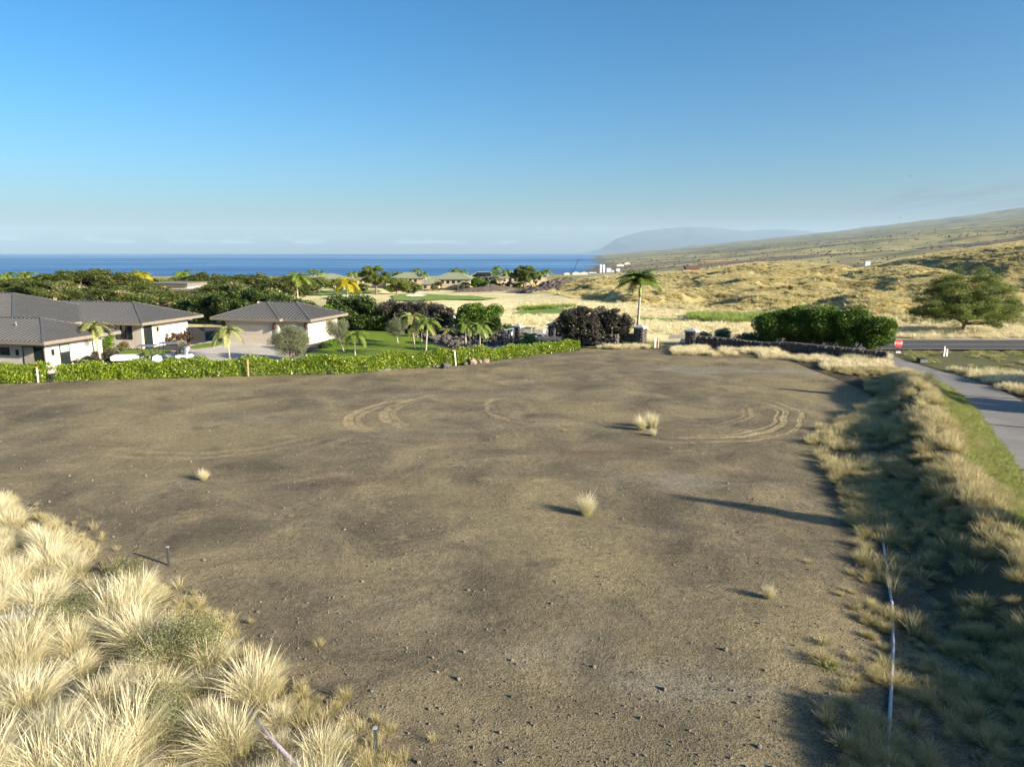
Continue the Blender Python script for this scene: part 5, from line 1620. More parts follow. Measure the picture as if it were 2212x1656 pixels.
MB().tube([Vector((0, 0, 0)), q1 - q0, q2 - q0], 0.04, 8).build('pipe_run', MT['purplehose'], ps, smooth=True)
for vx, vy, lb in ((364, 1206, 'short dark stake in the bunch grass nearest the lot'), (812, 1500 + 110, 'short grey stake low in the bunch grass')):
    q = atz(vx, vy, 0.2); MBs = MB().box(-0.03, 0.03, -0.03, 0.03, -0.2, 0.34); b_ = thing('stake', lb, 'stake', q)
    MBs.build('shaft', MT['boxgreen'], b_); MB().box(-0.035, 0.035, -0.035, 0.035, 0.341, 0.36).build('cap', MT['cap'], b_)
q = atz(28, 1345, 0.5); bd_ = thing('scrap_board', 'pale weathered board lying in the bunch grass', 'board', (q.x, q.y, q.z + 0.1), R(25))
MB().box(-0.7, 0.5, -0.09, 0.09, 0, 0.03).build('plank', MT['wood'], bd_); MB().box(-0.5, 0.6, 0.1, 0.24, 0.0, 0.03).build('plank', MT['wood'], bd_)
# boulders by the hedge
for i, (vx, vy, s, mt, lb) in enumerate(((962, 795, 0.34, 'lava', 'dark pitted boulder at the hedge foot'), (1022, 786, 0.3, 'stone', 'largest tan boulder right of the pink tipped stake'), (1036, 784, 0.24, 'stone', 'middle tan boulder of the row at the hedge foot'), (1049, 783, 0.26, 'stone', 'rightmost tan boulder of the row at the hedge foot'), (1005, 788, 0.2, 'lava', 'low flat dark rock left of the tan boulders'))):
    q = atz(vx, vy, 0); tag(link('boulder', rock_mesh('boulder', 700 + i, MT[mt], 0.85, 0.2, 2), None, (q.x, q.y, s * 0.5), (0, 0, i), (s * 1.15, s, s)), lb, 'boulder')
# birds
for i, (vx, vy, Y, lb) in enumerate(((1967, 381, 70, 'tiny dark bird gliding high at right'), (1945, 470.5, 80, 'tiny dark bird just above the far slope'))):
    q = aty(vx, vy, Y); b_ = thing('bird', lb, 'bird', q, 0.6 + i); b_.scale = (0.55, 0.55, 0.55)
    MB().tube([(-0.16, 0, 0), (-0.08, 0, 0.01), (0.06, 0, 0.01), (0.14, 0, 0.0), (0.19, 0, -0.005)], [0.012, 0.045, 0.05, 0.03, 0.008], 8).build('body', MT['bird'], b_, smooth=True)
    for s in (-1, 1):
        MB().add([(0.05, s * 0.03, 0.02), (-0.07, s * 0.03, 0.02), (-0.05, s * 0.2, 0.06), (0.05, s * 0.2, 0.06), (-0.09, s * 0.36, 0.03), (0.05, s * 0.03, 0.03), (-0.07, s * 0.03, 0.03), (-0.05, s * 0.2, 0.07), (0.05, s * 0.2, 0.07)],
                 [(0, 1, 2, 3), (3, 2, 4), (5, 8, 7, 6), (8, 4, 7), (0, 3, 8, 5), (1, 6, 7, 2)]).build('wing', MT['bird'], b_)

# ================================================================== TREES AND SHRUBS
def ground_at(vx, Y):
    x = aty(vx, 640, Y).x
    return Vector((x, Y, hz(x, Y)))


def spreading(vx, vtop, Y, rx, seed, label, n=None, mat='monkey', leaf=0.17, group='spreading trees behind the house'):
    rng = np.random.default_rng(seed); b = ground_at(vx, Y)
    h = aty(vx, vtop, Y).z - b.z
    n = n or int(rx * rx * 1.25)
    e = umbrella(rx, rx * 0.85, h - 2.3, 1.9, n, rng, (1.5, 1.5, 0.5))
    return make_tree('spreading_tree', label, 'tree', b, e, max(1.0, h * 0.42), 0.28, leaf, LF[mat], 260, seed, up=0.9, gap=0.455, gapf=0.5, nlimb=16, group=group, tvar=0.9, hollow=2.0)


for a in ((30, 603, 132, 6.0, 11, 'spreading monkeypod crown at the far left edge behind the roof'), (112, 607, 112, 6.5, 12, 'dark spreading crown just behind the left roof ridge'), (185, 584, 122, 9.5, 13, 'largest spreading crown with pinkish bloom behind the house'),
          (262, 599, 126, 6.5, 14, 'spreading crown on the right shoulder of the largest one'), (318, 612, 110, 6.0, 15, 'spreading crown in front of the flat roofed house'), (240, 622, 100, 5.0, 16, 'low spreading crown right behind the rear roof ridge')):
    spreading(*a)
for a in ((452, 588, 160, 6.5, 17, 'pale spreading crown right of the flat roofed house'), (545, 592, 130, 7.5, 18, 'wide dark umbrella crown above the garage'), (610, 597, 122, 6.0, 19, 'umbrella crown left of the green yellow palm'), (490, 606, 118, 5.5, 20, 'low umbrella crown behind the dense dark trees')):
    spreading(*a, group='umbrella trees behind the garage')


def bushy(name, label, vx, vtop, Y, rx, seed, mat, leaf=0.12, z0=0.3, n=None, cat='tree', group=None, gap=0.36, dens=420, trunk=0.12, ry=None, base=None, flat=0.85, s=(0.7, 1.2), tvar=0.5, multi=1, up=0.25, aspect=0.5, bark='bark'):
    rng = np.random.default_rng(seed); b = base or ground_at(vx, Y)
    h = aty(vx, vtop, b.y).z - b.z
    ry = ry or rx * 0.9
    n = n or int(10 + rx * ry * 2.2)
    k = min(1.0, rx / 2.2)
    e = heap(rx, ry, z0, h, n, rng, s[0] * k, s[1] * k, flat)
    return make_tree(name, label, cat, b, e, z0 + (h - z0) * 0.35, trunk, leaf, LF[mat], dens, seed, up=up, aspect=aspect, gap=gap, gapf=1.3, nlimb=9, group=group, tvar=tvar, multi=multi, bark=bark)


for a in (('leftmost of the dense dark trees beside the charcoal fence', 415, 645, 103, 2.8, 31), ('dense dark tree behind the picket fence', 458, 633, 100, 3.2, 32), ('tallest dense dark tree left of the garage', 508, 625, 99, 3.6, 33),
          ('dense dark tree behind the left garage eave', 560, 622, 98, 3.6, 34), ('dense dark tree above the garage ridge', 610, 632, 96, 3.2, 35), ('dense dark tree at the right of the row behind the garage', 648, 645, 95, 2.4, 36)):
    bushy('dense_tree', *a, 'citrus', 0.13, 0.2, group='dense dark trees behind the garage')
bushy('dense_tree', 'dark glossy tree in front of the yellow palm', 752, 634, 91, 3.0, 41, 'citrus', 0.13, 0.2)
bushy('dense_tree', 'dark glossy tree left of the purple shrubs', 800, 643, 90, 2.6, 42, 'citrus', 0.13, 0.2)
bushy('dense_tree', 'yellow green shrub at the right garage eave', 712, 660, 90, 2.2, 43, 'bright', 0.13, 0.2)
bushy('purple_shrub', 'left half of the large bronze purple shrub behind the lawn', 862, 645, 89, 3.4, 44, 'purple', 0.11, 0.1, 50, s=(0.4, 0.9), cat='shrub', group='bronze purple shrubs behind the lawn', tvar=0.7)
bushy('purple_shrub', 'right half of the large bronze purple shrub behind the lawn', 932, 648, 88, 3.2, 45, 'purple', 0.11, 0.1, 50, s=(0.4, 0.9), cat='shrub', group='bronze purple shrubs behind the lawn', tvar=0.7)
bushy('round_bush', 'rounded dark green bush left of the driveway gate', 1037, 656, 84, 3.1, 46, 'clipped', 0.11, 0.1, cat='bush', gap=0.33, dens=560)
pq = atz(1252, 752, -0.6); bushy('purple_shrub', 'darkest purple shrub at the right end of the long hedge', 1252, 660, 70, 2.45, 47, 'purple', 0.085, 0.1, 48, cat='shrub', dens=1100, s=(0.35, 0.8), gap=0.4, base=Vector((pq.x, 69.5, -0.6)), tvar=0.5)
pq = atz(1322, 752, -0.6); bushy('purple_shrub', 'bronze green shrub between the purple shrub and the tall palm', 1322, 661, 70, 2.6, 48, 'purple', 0.085, 0.3, 48, cat='shrub', dens=1000, s=(0.35, 0.8), gap=0.42, base=Vector((pq.x, 70.5, -0.6)), tvar=0.9)
for i, (vx, vt, Y, rx) in enumerate(((1672, 674, 66.6, 1.85), (1722, 666, 65.6, 2.05), (1780, 664, 64.4, 2.1), (1838, 669, 63.2, 2.0), (1886, 684, 62.0, 1.7))):
    lb = ('leftmost clipped tree of the row behind the long stone wall', 'second clipped tree of the row behind the long stone wall', 'middle clipped tree of the row behind the long stone wall', 'fourth clipped tree of the row behind the long stone wall', 'rightmost clipped tree of the row nearest the stop sign')[i]
    x = aty(vx, 750, Y).x
    bushy('clipped_tree', lb, vx, vt, Y, rx, 51 + i, 'clipped', 0.085, 0.75, 30, group='clipped trees behind the long wall', gap=0.34, dens=850, trunk=0.09, base=Vector((x, Y, -0.4)), multi=3, tvar=0.45)
# kiawe by the road
kb = Vector((aty(2082, 700, 79).x, 79, 0)); kb.z = hz(kb.x, kb.y)
rng = np.random.default_rng(60); e = []
for k in range(190):
    a = rng.uniform(0, 6.283); q = math.sqrt(rng.uniform(0.02, 1)); zt = 7.6 * math.sqrt(max(0, 1 - (q * 0.95) ** 1.7))
    e.append(((5.5 * q * math.cos(a), 4.2 * q * math.sin(a), 0.7 + (zt - 0.7) * rng.uniform(0.05, 1.0) ** 0.6), (0.95 * rng.uniform(.5, 1.3), 0.85, 0.36)))
make_tree('kiawe_tree', 'broad feathery green tree beside the road at right', 'tree', kb, e, 1.5, 0.2, 0.085, LF['kiawe'], 720, 61, up=0.9, aspect=0.3, gap=0.43, gapf=1.5, nlimb=15, tvar=0.6, droop=0.25, hollow=1.8, multi=1)
# trees of the golf course and shore
def course_tree(vx, vb, vtop, rx, seed, label, mat='kiawe', leaf=0.26, z0f=0.3, name='shade_tree', group=None, Y=None, dens=170):
    q = slope_pt(vx, vb) if Y is None else ground_at(vx, Y)
    h = aty(vx, vtop, q.y).z - q.z; rng = np.random.default_rng(seed)
    e = heap(rx, rx * 0.9, h * z0f, h, int(14 + rx * rx * 0.9), rng, 0.9, 1.7, 0.55)
    k = max(0.35, min(1, rx / 4))
    e = [(c, tuple(x * k for x in r_)) for c, r_ in e]
    return make_tree(name, label, 'tree', q, e, h * 0.35, 0.10 * max(2, rx * 0.55), leaf, LF[mat], dens, seed, up=0.7, gap=0.42, gapf=0.55, nlimb=12, group=group, tvar=0.7)


course_tree(813, 637, 566, 6.2, 71, 'big single shade tree standing on the golf course', leaf=0.2, dens=300, z0f=0.24)
course_tree(1133, 616, 571, 7.2, 72, 'rounded shade tree in front of the green roofed houses', leaf=0.24, Y=315, dens=230, z0f=0.2)
for i, (vx, vt, rx, Y, lb) in enumerate(((650, 600, 6, 260, 'scrubby tree right of the green yellow palm'), (690, 597, 6, 280, 'scrubby tree in front of the green roof peak'), (722, 602, 5, 285, 'scrubby tree left of the yellow palm crown'), (775, 612, 5, 290, 'low scrubby tree right of the yellow palm'),
                                        (858, 600, 5.5, 265, 'scrubby tree touching the big single tree'), (885, 607, 4.5, 270, 'scrubby tree left of the wide green roofed house'), (345, 602, 7, 240, 'far bushy tree left of the flat roofed house'), (385, 600, 7, 235, 'far bushy tree behind the flat roof'), (425, 596, 7, 225, 'far bushy tree right of the flat roof'), (480, 588, 7, 210, 'tall far bushy tree behind the umbrella crowns'))):
    course_tree(vx, 0, vt, rx, 80 + i, lb, Y=Y, z0f=0.12, name='scrub_tree', group='scrubby trees beyond the garden')
for i, (vx, vt, rx, Y, mt, lb) in enumerate(((1035, 600, 4.5, 322, 'bright', 'broad bright green shrub in front of the solar roof'), (1062, 606, 3.5, 318, 'bright', 'green shrub right of the broad bright one'), (945, 607, 3, 315, 'weed', 'pale blossoming shrub between the small front wings'), (1085, 609, 2.5, 322, 'citrus', 'small dark shrub in front of the tan wall'),
                                            (1100, 608, 2.5, 322, 'citrus', 'second small dark shrub in front of the tan wall'), (1125, 609, 3, 322, 'bright', 'green shrub below the rounded shade tree'), (1010, 609, 2.5, 322, 'weed', 'low shrub beside the palm cluster'), (1180, 611, 3, 320, 'bright', 'low shrub under the last coconut palm'))):
    course_tree(vx, 0, vt, rx, 100 + i, lb, mt, 0.3, 0.05, 'garden_shrub', 'shrubs in front of the green roofed houses', Y)
for i, (vx, vt, rx, Y, lb) in enumerate(((1745 + 2, 566, 2.5, 300, 'small dark bush on the crest near the terrace'), (1940, 568, 2.6, 250, 'green bush on the dune crest right of the white cabinet'), (2145, 543, 2.4, 240, 'lone green bush on the highest dune'), (1535, 596, 2.0, 215, 'grey leafless looking bush on the dune face'), (1225, 598, 3.0, 330, 'green bush at the left foot of the dune'))):
    course_tree(vx, 0, vt, rx, 120 + i, lb, 'weed' if i == 3 else 'kiawe', 0.2, 0.05, 'dune_bush', 'bushes on the dunes', Y)
# silver green shrubs in the garden
q = atz(628, 779, PAD); bushy('silver_shrub', 'large silver green shrub in front of the garage door', 628, 702, q.y, 1.6, 131, 'olive', 0.055, 0.15, 26, 'shrub', gap=0.36, dens=1500, trunk=0.06, base=q, multi=4, aspect=0.28, tvar=0.4)


def olive_tree(label, vb, vc, rx, rz, seed):
    b = atz(*vb, PAD); c = aty(*vc, b.y) - b
    rng = np.random.default_rng(seed); e = [((c.x + q_[0][0], q_[0][1], c.z + q_[0][2]), q_[1]) for q_ in heap(rx, rx, -rz, rz, 18, rng, 0.4, 0.65, 0.8)]
    make_tree('silver_tree', label, 'tree', b, e, c.z - rz * 0.75, 0.07, 0.05, LF['olive'], 1500, seed, gap=0.36, gapf=1.6, nlimb=8, lean=(c.x * 0.8, 0), bark='palmbark', aspect=0.28, tvar=0.4)


olive_tree('silver green tree with curved pale trunk at the garage corner', (746, 761), (728, 709), 1.1, 1.2, 132)
olive_tree('silver green round tree with bent trunk on the lawn', (862, 741), (856, 706), 1.0, 1.1, 133)

# palms
make_palm('pale fronded palm in front of the near house wing', atz(219, 789, PAD), 2.6, 'pale', 11, 141, 0.09, group='young garden palms', lean=(-0.35, 0), shaft=0.35, steep=0.9)
make_palm('pale fronded palm in front of the large garage door', atz(496, 774, PAD), 1.9, 'pale', 11, 142, 0.07, group='young garden palms', lean=(-0.1, 0), shaft=0.25, steep=0.8)
make_palm('small palm right of the silver green tree', atz(767, 768, PAD), 1.5, 'garden', 10, 143, 0.07, group='young garden palms', shaft=0.2, steep=0.7)
make_palm('twin stemmed palm on the lawn right of the bent silver tree', atz(896, 754, PAD), 2.7, 'pale', 10, 144, 0.06, group='young garden palms', lean=(-0.35, 0), shaft=0.2, steep=0.8, twin=(0.7, 0.1, 0.05, 2.1))
make_palm('tallest slender palm beside the hedge at the lawn edge', atz(920, 773, PAD), 2.7, 'garden', 13, 145, 0.09, group='young garden palms', lean=(0.2, 0), shaft=0.35, steep=0.9)
make_palm('palm with orange yellow trunk in the lava rock bed', atz(1006, 748, PAD), 1.7, 'garden', 12, 146, 0.10, group='young garden palms', shaft=0.3, steep=0.7)
make_palm('slim palm behind the hedge beside the driveway entrance', atz(1037, 764, PAD), 2.2, 'garden', 12, 147, 0.07, group='young garden palms', shaft=0.3, steep=0.7)
make_palm('low trunkless palm below the lattice gate', atz(1141, 750, PAD), 0.5, 'garden', 13, 148, 0.13, group='young garden palms', shaft=0.2, steep=0.8)
make_palm('small pale palm seedling on the lava rock bed', atz(967, 727, PAD), 0.25, 'short', 9, 149, 0.05, shaft=0.1, steep=1.0)
make_palm('tiny spiky palm beside the charcoal fence', atz(413, 735, PAD), 0.3, 'short', 9, 150, 0.05, shaft=0.1, steep=1.0)
pr = aty(1378, 700, 73.5); make_palm('tall royal palm rising behind the capped pillar', Vector((pr.x, 73.5, -0.65)), 4.75, 'royal', 22, 151, 0.16, shaft=1.0, steep=1.25, lean=(0.12, 0))
b = ground_at(750, 104); make_palm('bright yellow palm above the dark glossy trees', b, aty(750, 618, 104).z - b.z - 0.6, 'yellow', 13, 152, 0.13, shaft=0.5, steep=0.9)
b = ground_at(643, 114); make_palm('green yellow palm right of the umbrella crowns', b, aty(643, 606, 114).z - b.z - 0.5, 'royal', 12, 153, 0.14, shaft=0.5, steep=0.9)
b = ground_at(312, 150); make_palm('yellow palm behind the largest spreading crown', b, aty(312, 605, 150).z - b.z, 'yellow', 11, 154, 0.13, shaft=0.4, steep=0.9)
far_p = ((764, 592), (777, 591), (899, 585), (904, 599), (915, 592), (965, 600), (975, 595), (983, 585), (991, 593), (1001, 588), (1076, 581), (1073, 590), (1093, 588), (1178, 587), (858, 593), (867, 593), (677, 587), (692, 590), (301, 594), (401, 595), (16, 598), (66, 597), (46, 602), (1167, 591))
far_l = ('left palm of the pair beyond the yellow palm', 'right palm of the pair beyond the yellow palm', 'tall palm left above the wide green roof', 'low palm under the tall one left of the wide green roof', 'palm right of the tall one left of the wide green roof',
         'short palm at the right end of the wide green roof', 'bent palm left of the middle palm cluster', 'tallest palm of the middle cluster', 'low palm inside the middle cluster', 'right palm of the middle cluster', 'tallest palm left of the rounded shade tree', 'low palm beneath the tallest left of the rounded shade tree',
         'palm nearest the rounded shade tree on its left', 'lone palm at the right end of the houses', 'left palm of the pair behind the big single tree', 'right palm of the pair behind the big single tree', 'left palm above the green roof peak', 'right palm above the green roof peak', 'dark palm behind the yellow palm at left', 'palm against the sea above the flat roofed house',
         'leftmost palm behind the house roofs', 'third palm behind the house roofs', 'second palm behind the house roofs', 'palm half hidden right of the rounded shade tree')
for i, (vx, vy) in enumerate(far_p):
    Y = 335 + (i * 37) % 40 if vx > 600 else 200
    b = ground_at(vx, Y)
    make_palm('distant ' + far_l[i], b, aty(vx, vy, Y).z - b.z, 'coco', 11, 160 + i, 0.2, group='distant coconut palms', lean=(random.uniform(-.8, .8), 0), steep=0.75)

# hedges
def hedge(label, x0, x1, seed, h0=1.15, h1=1.15, dens=1450, depth=1.0):
    rng = np.random.default_rng(seed)
    L = abs(x1 - x0) * 1.05; n = int(L * dens)
    x = rng.uniform(x0, x1, n); ye = np.interp(x, EX, EYS)
    hh = np.interp(x, [x0, x1], [h0, h1]) * (0.68 + 0.62 * fbm(x / 1.3, x * 0 + seed, seed, 3))
    a = rng.uniform(0, 1, n); off = rng.uniform(0, 1, n)
    # shell: front face, top, back, with depth scatter
    f = rng.random(n)
    bul = 0.27 * (fbm(x / 0.8, a * 2.2, seed + 3, 3) - 0.5) * 2
    y = np.where(f < 0.55, 0.0 + bul + rng.normal(0, 0.06, n) + 0.2 * (1 - a) ** 3 * 0, np.where(f < 0.9, off * depth, depth))
    z = np.where(f < 0.55, a * hh, np.where(f < 0.9, hh + bul + rng.normal(0, 0.05, n) - 0.12 * np.abs(off - .5) ** 2 * 4, a * hh))
    y = y + np.where(f < 0.55, 0.16 * (z / hh) ** 2, 0)
    P = np.c_[x, ye + 0.05 + y, z + np.where(y > 0.6, 0, 0)]
    t = thing('hedge', label, 'hedge', ((x0 + x1) / 2, float(np.interp((x0 + x1) / 2, EX, EYS)), 0))
    o = np.array(t.location)
    foliage('foliage', P - o, 0.062, LF['hedge'], t, rng, 0.25, 0.5, 0.30, 2.2, 0.45, 1.5)
    # woody inside so that the mass is not see-through
    m = MB()
    for k in range(int(L * 2.5)):
        xx = rng.uniform(x0 + .1, x1 - .1); yy = np.interp(xx, EX, EYS) + 0.1 + depth * 0.5 + rng.normal(0, 0.12)
        m.tube([Vector((xx, yy, -0.5)) - Vector(o), Vector((xx + rng.normal(0, .15), yy + rng.normal(0, .15), 0.8)) - Vector(o)], [0.02, 0.01], 4, False)
    m.build('stems', MT['bark'], t)
    # inner leaf mass
    n2 = int(n * 0.45); x = rng.uniform(x0, x1, n2); ye = np.interp(x, EX, EYS)
    P = np.c_[x, ye + rng.uniform(0.15, depth, n2), rng.uniform(0.0, 0.95, n2) * np.interp(x, [x0, x1], [h0, h1])]
    foliage('inner_leaves', P - o, 0.08, LF['hedge'], t, rng, 0.25, 0.55)
    return t


xa, xb, xc = atz(92, 826).x, atz(112, 826).x, atz(1252, 753).x
hedge('short glossy hedge at the left edge up to the gap', -50, xa, 171)
hedge('long glossy green hedge between the dirt lot and the garden', xb, -3.4, 172, 1.15, 1.05)
hedge('lower right end of the long hedge near the purple shrub', -3.38, xc, 173, 1.0, 0.75)
# clipped hedge behind the lawn
def small_hedge(label, a, b, h, seed, mat='bright'):
    rng = np.random.default_rng(seed); a, b = Vector(a), Vector(b); L = (b - a).length; n = int(L * 620)
    u = rng.uniform(0, 1, n); w = rng.uniform(-.45, .45, n); z = rng.uniform(0.05, 1, n) ** 0.6 * h * (0.9 + 0.2 * fbm(u * L, u * 0, seed, 2))
    d = (b - a).normalized(); s_ = Vector((d.y, -d.x, 0))
    P = np.outer(u, np.array(b - a)) + np.outer(w, np.array(s_)); P[:, 2] = z
    t = thing('hedge', label, 'hedge', a)
    foliage('foliage', P, 0.09, LF[mat], t, rng, 0.3, 0.5, 0.3, 2.0)


small_hedge('clipped bright hedge along the back of the lawn', atz(742, 711, PAD), atz(842, 715, PAD), 1.15, 181)
small_hedge('short clipped hedge bush left of the garage door', atz(470, 738, PAD) + Vector((0, 3, 0)), atz(487, 737, PAD) + Vector((0, 3, 0)), 1.2, 182)
small_hedge('low green hedge right of the driveway gate', atz(1165, 752, -0.8), atz(1235, 748, -0.6), 0.75, 183)


def plant(name, label, vx, vy, z, r_, h, mat, seed, leaf=0.07, cat='shrub', group=None, dens=900):
    b = atz(vx, vy, z); rng = np.random.default_rng(seed)
    e = heap(r_, r_, 0.05, h, 10, rng, r_ * 0.4, r_ * 0.6, 0.9)
    t = thing(name, label, cat, b, 0, group)
    m = MB()
    for k in range(5): m.tube([(0, 0, -0.1), tuple(np.array(e[k][0]) * 0.9)], [0.02, 0.008], 4, False)
    m.build('stems', MT['bark'], t)
    P = blob_points(e, dens, rng); foliage('leaves', P, leaf, LF[mat], t, rng, 0.3, 0.45)
    return t


for i, (vx, vy, r_, h, lb) in enumerate(((172, 798, 0.5, 0.9, 'first purple shrub along the near house wall'), (192, 794, 0.55, 1.1, 'second purple shrub along the near house wall'), (210, 789, 0.55, 1.2, 'third purple shrub along the near house wall'), (240, 783, 0.7, 1.35, 'largest purple shrub right of the pale palm trunk'), (150, 800, 0.4, 0.8, 'small purple shrub under the tall narrow window'), (108, 806, 0.45, 0.9, 'dark shrub in the hedge gap at the house corner'))):
    plant('garden_shrub', lb, vx, vy, PAD, r_, h, 'purple', 600 + i, group='purple shrubs along the house')
for i, (vx, vy, mt, r_, h, lb) in enumerate(((228, 766, 'ixora', 0.5, 0.75, 'coral flowering bush near the pale palm'), (269, 758, 'ixora', 0.55, 0.85, 'coral flowering bush at the far wing corner'), (250, 763, 'olive', 0.4, 0.5, 'grey green rosette plant between the coral bushes'), (234, 764, 'bright', 0.7, 2.1, 'tall spiky green shrub behind the pale palm'),
                                             (352, 745, 'ti', 0.35, 0.9, 'leftmost red brown plant along the far wing wall'), (364, 744, 'ti', 0.45, 1.2, 'tall tan and red plant along the far wing wall'), (378, 742, 'ti', 0.4, 1.25, 'third red brown plant along the far wing wall'), (390, 740, 'ti', 0.4, 1.2, 'fourth red brown plant along the far wing wall'), (402, 739, 'ti', 0.45, 1.25, 'fifth red brown plant near the charcoal fence'), (413, 738, 'ti', 0.4, 1.1, 'rightmost red brown plant near the charcoal fence'),
                                             (385, 747, 'olive', 0.3, 0.45, 'small silvery plant in front of the red brown row'), (398, 745, 'olive', 0.3, 0.4, 'second small silvery plant in front of the red brown row'), (893, 727, 'palmpale', 0.6, 1.0, 'yellow green bush left of the lava bed'), (940, 722, 'palmy', 0.5, 0.9, 'yellow croton bush behind the lava bed'), (925, 726, 'bright', 0.5, 0.7, 'low green bush behind the tallest slender palm'),
                                             (770, 745, 'citrus', 0.5, 0.5, 'small dark shrub on the lawn by the garage corner'), (720, 748, 'bright', 0.7, 0.6, 'green ground shrub at the garage corner'), (700, 752, 'citrus', 0.6, 0.5, 'dark ground shrub under the garage side wall'))):
    plant('garden_plant', lb, vx, vy, PAD, r_, h, mt, 620 + i, 0.075)
for i, (vx, vy, z, r_, h, lb) in enumerate(((1070, 722, PAD, 0.9, 1.5, 'left white flowering bush at the round green bush'), (1092, 722, PAD, 0.8, 1.2, 'right white flowering bush beside the gate pillar'), (1523, 744, -0.4, 0.6, 1.5, 'first white flowering bush behind the long wall'), (1556, 744, -0.4, 0.95, 1.45, 'second white flowering bush behind the long wall'), (1620, 748, -0.4, 1.3, 1.25, 'broad white flowering bush left of the clipped trees'), (1255, 742, -0.8, 0.35, 0.5, 'tiny white flowering plant at the far driveway wall'))):
    plant('flowering_bush', lb, vx, vy, z, r_, h, 'white', 650 + i, 0.08)

# lava rock bed
bed_poly = vpoly([(890, 727), (950, 720), (1040, 722), (1085, 728), (1085, 748), (1050, 750), (1000, 758), (970, 750), (935, 738)], PAD)
rb = tag(link('rock_bed', None, None, (-5, 76, PAD)), 'bed of loose dark lava rocks beside the driveway', 'rock bed')
pm = poly_mask(bed_poly); xs = [p[0] for p in bed_poly]; ys = [p[1] for p in bed_poly]
rocks = [rock_mesh('rock', 720 + i, MT['lava'], 0.75, 0.3, 1) for i in range(6)]
k = 0
while k < 290:
    x, y = random.uniform(min(xs), max(xs)), random.uniform(min(ys), max(ys))
    if pm(np.array([x]), np.array([y]))[0] > 0:
        s = random.uniform(0.14, 0.34); link('rock', rocks[k % 6], rb, (x + 5, y - 76, s * 0.35), (random.random() * 6, random.random() * 6, 0), (s, s, s)); k += 1

# trees standing right of the view whose shadows fall across the swale and the lot
for i, (x, y, h, rx, lb) in enumerate(((27, 3.5, 7.2, 4.6, 'feathery tree nearest the lower right corner outside the frame'), (32, -4, 7.5, 4.5, 'second feathery tree outside the frame at right'), (23, -6, 6.6, 3.6, 'third feathery tree outside the frame behind the swale'), (32, 8.5, 7.4, 4.2, 'fourth feathery tree outside the frame beside the palm'), (26.5, 9.0, 5.6, 3.0, 'short feathery tree outside the frame in front of the palm'), (21.5, 3.0, 6.2, 3.2, 'low feathery tree outside the frame close to the cart path'), (44, 40, 5.2, 2.6, 'small feathery tree outside the frame beside the cart path'))):
    rng = np.random.default_rng(800 + i)
    make_tree('roadside_tree', lb, 'tree', Vector((x, y, hz(x, y))), heap(rx, rx, h * 0.22, h, 46, rng, 0.7, 1.3, 0.5), h * 0.4, 0.22, 0.30, LF['kiawe'], 620, 810 + i, up=0.7, aspect=0.5, gap=0.0, nlimb=14, group='feathery trees right of the view')
for i, (x, y, h, lb) in enumerate(((28.6, 11.8, 8.6, 'taller slender column tree outside the frame'), (29.3, 12.0, 6.6, 'shorter slender column tree outside the frame'), (35.2, 34.2, 7.0, 'slender column tree outside the frame beyond the cart path'), (36.6, 35.6, 6.2, 'second slender column tree outside the frame beyond the cart path'))):
    rng = np.random.default_rng(840 + i)
    e = [((rng.normal(0, 0.18 * (1 - k / 30) + .03), rng.normal(0, 0.18 * (1 - k / 30) + .03), 0.6 + (h - 0.6) * k / 29), (1.15 * (1 - k / 30) ** 0.8 + 0.1, 1.15 * (1 - k / 30) ** 0.8 + 0.1, 0.4)) for k in range(30)]
    make_tree('column_tree', lb, 'tree', Vector((x, y, hz(x, y))), e, h * 0.8, 0.1, 0.14, LF['citrus'], 500, 850 + i, gap=0.0, nlimb=4, group='slender trees right of the view')

# ================================================================== GRASS AND GRAVEL
lot_edge_v = [(1800, 800), (1870, 832), (1880, 862), (1840, 900), (1765, 925), (1740, 965), (1800, 1025), (1830, 1090), (1850, 1160), (1835, 1250), (1800, 1350), (1785, 1450), (1780, 1560), (1770, 1656)]
le = sorted([tuple(atz(a, b, 0)[:2]) for a, b in lot_edge_v], key=lambda q: q[1])
LEX, LEY = [q[0] for q in le], [q[1] for q in le]


def edge_x(y): return np.interp(y, LEY, LEX)


def on_ground(x, y, dz=0.0): return np.c_[x, y, height(x, y) + dz]


rng = np.random.default_rng(900)
n = 5600; y = rng.uniform(6, 52, n); x = edge_x(y) + rng.uniform(-0.35, 1, n) * (path_left(y) - edge_x(y) - 0.4)
u = (x - edge_x(y)) / (path_left(y) - edge_x(y))
dn = fbm(x / 2.0, y / 2.0, 91, 4)
kp = (rng.random(n) < np.clip((dn - 0.42) * 6, 0.05, 1)) & (u > -0.02)
thin = (y < 20) & (rng.random(n) < 0.45)
kp &= ~thin
scatter('swale_grass', on_ground(x[kp], y[kp]), rng.uniform(0.45, 1.25, kp.sum()) * np.where(u[kp] > 0.45, 1.05, 0.85), TUFT['dry'], 'dry olive grass over the swale and berm right of the lot', 'grass', 1, 0.15)
n = 4200; y = rng.uniform(13, 46, n); x = edge_x(y) + rng.uniform(0.0, 0.75, n) * (path_left(y) - edge_x(y))
kp = (fbm(x / 1.6, y / 1.6, 92, 3) > 0.5) & (rng.random(n) < sstep(14, 27, y) * 0.9)
scatter('tall_grass', on_ground(x[kp], y[kp]), rng.uniform(0.4, 1.0, kp.sum()), TUFT['drysparse'] + TUFT['dry'][:2], 'tall seeding grass at the edge of the swale', 'grass', 2, 0.1)
n = 6800; y = rng.uniform(16, 50, n); x = path_left(y) - rng.uniform(-0.25, 1, n) ** 1 * np.interp(y, [16, 30, 50], [1.9, 1.5, 1.2])
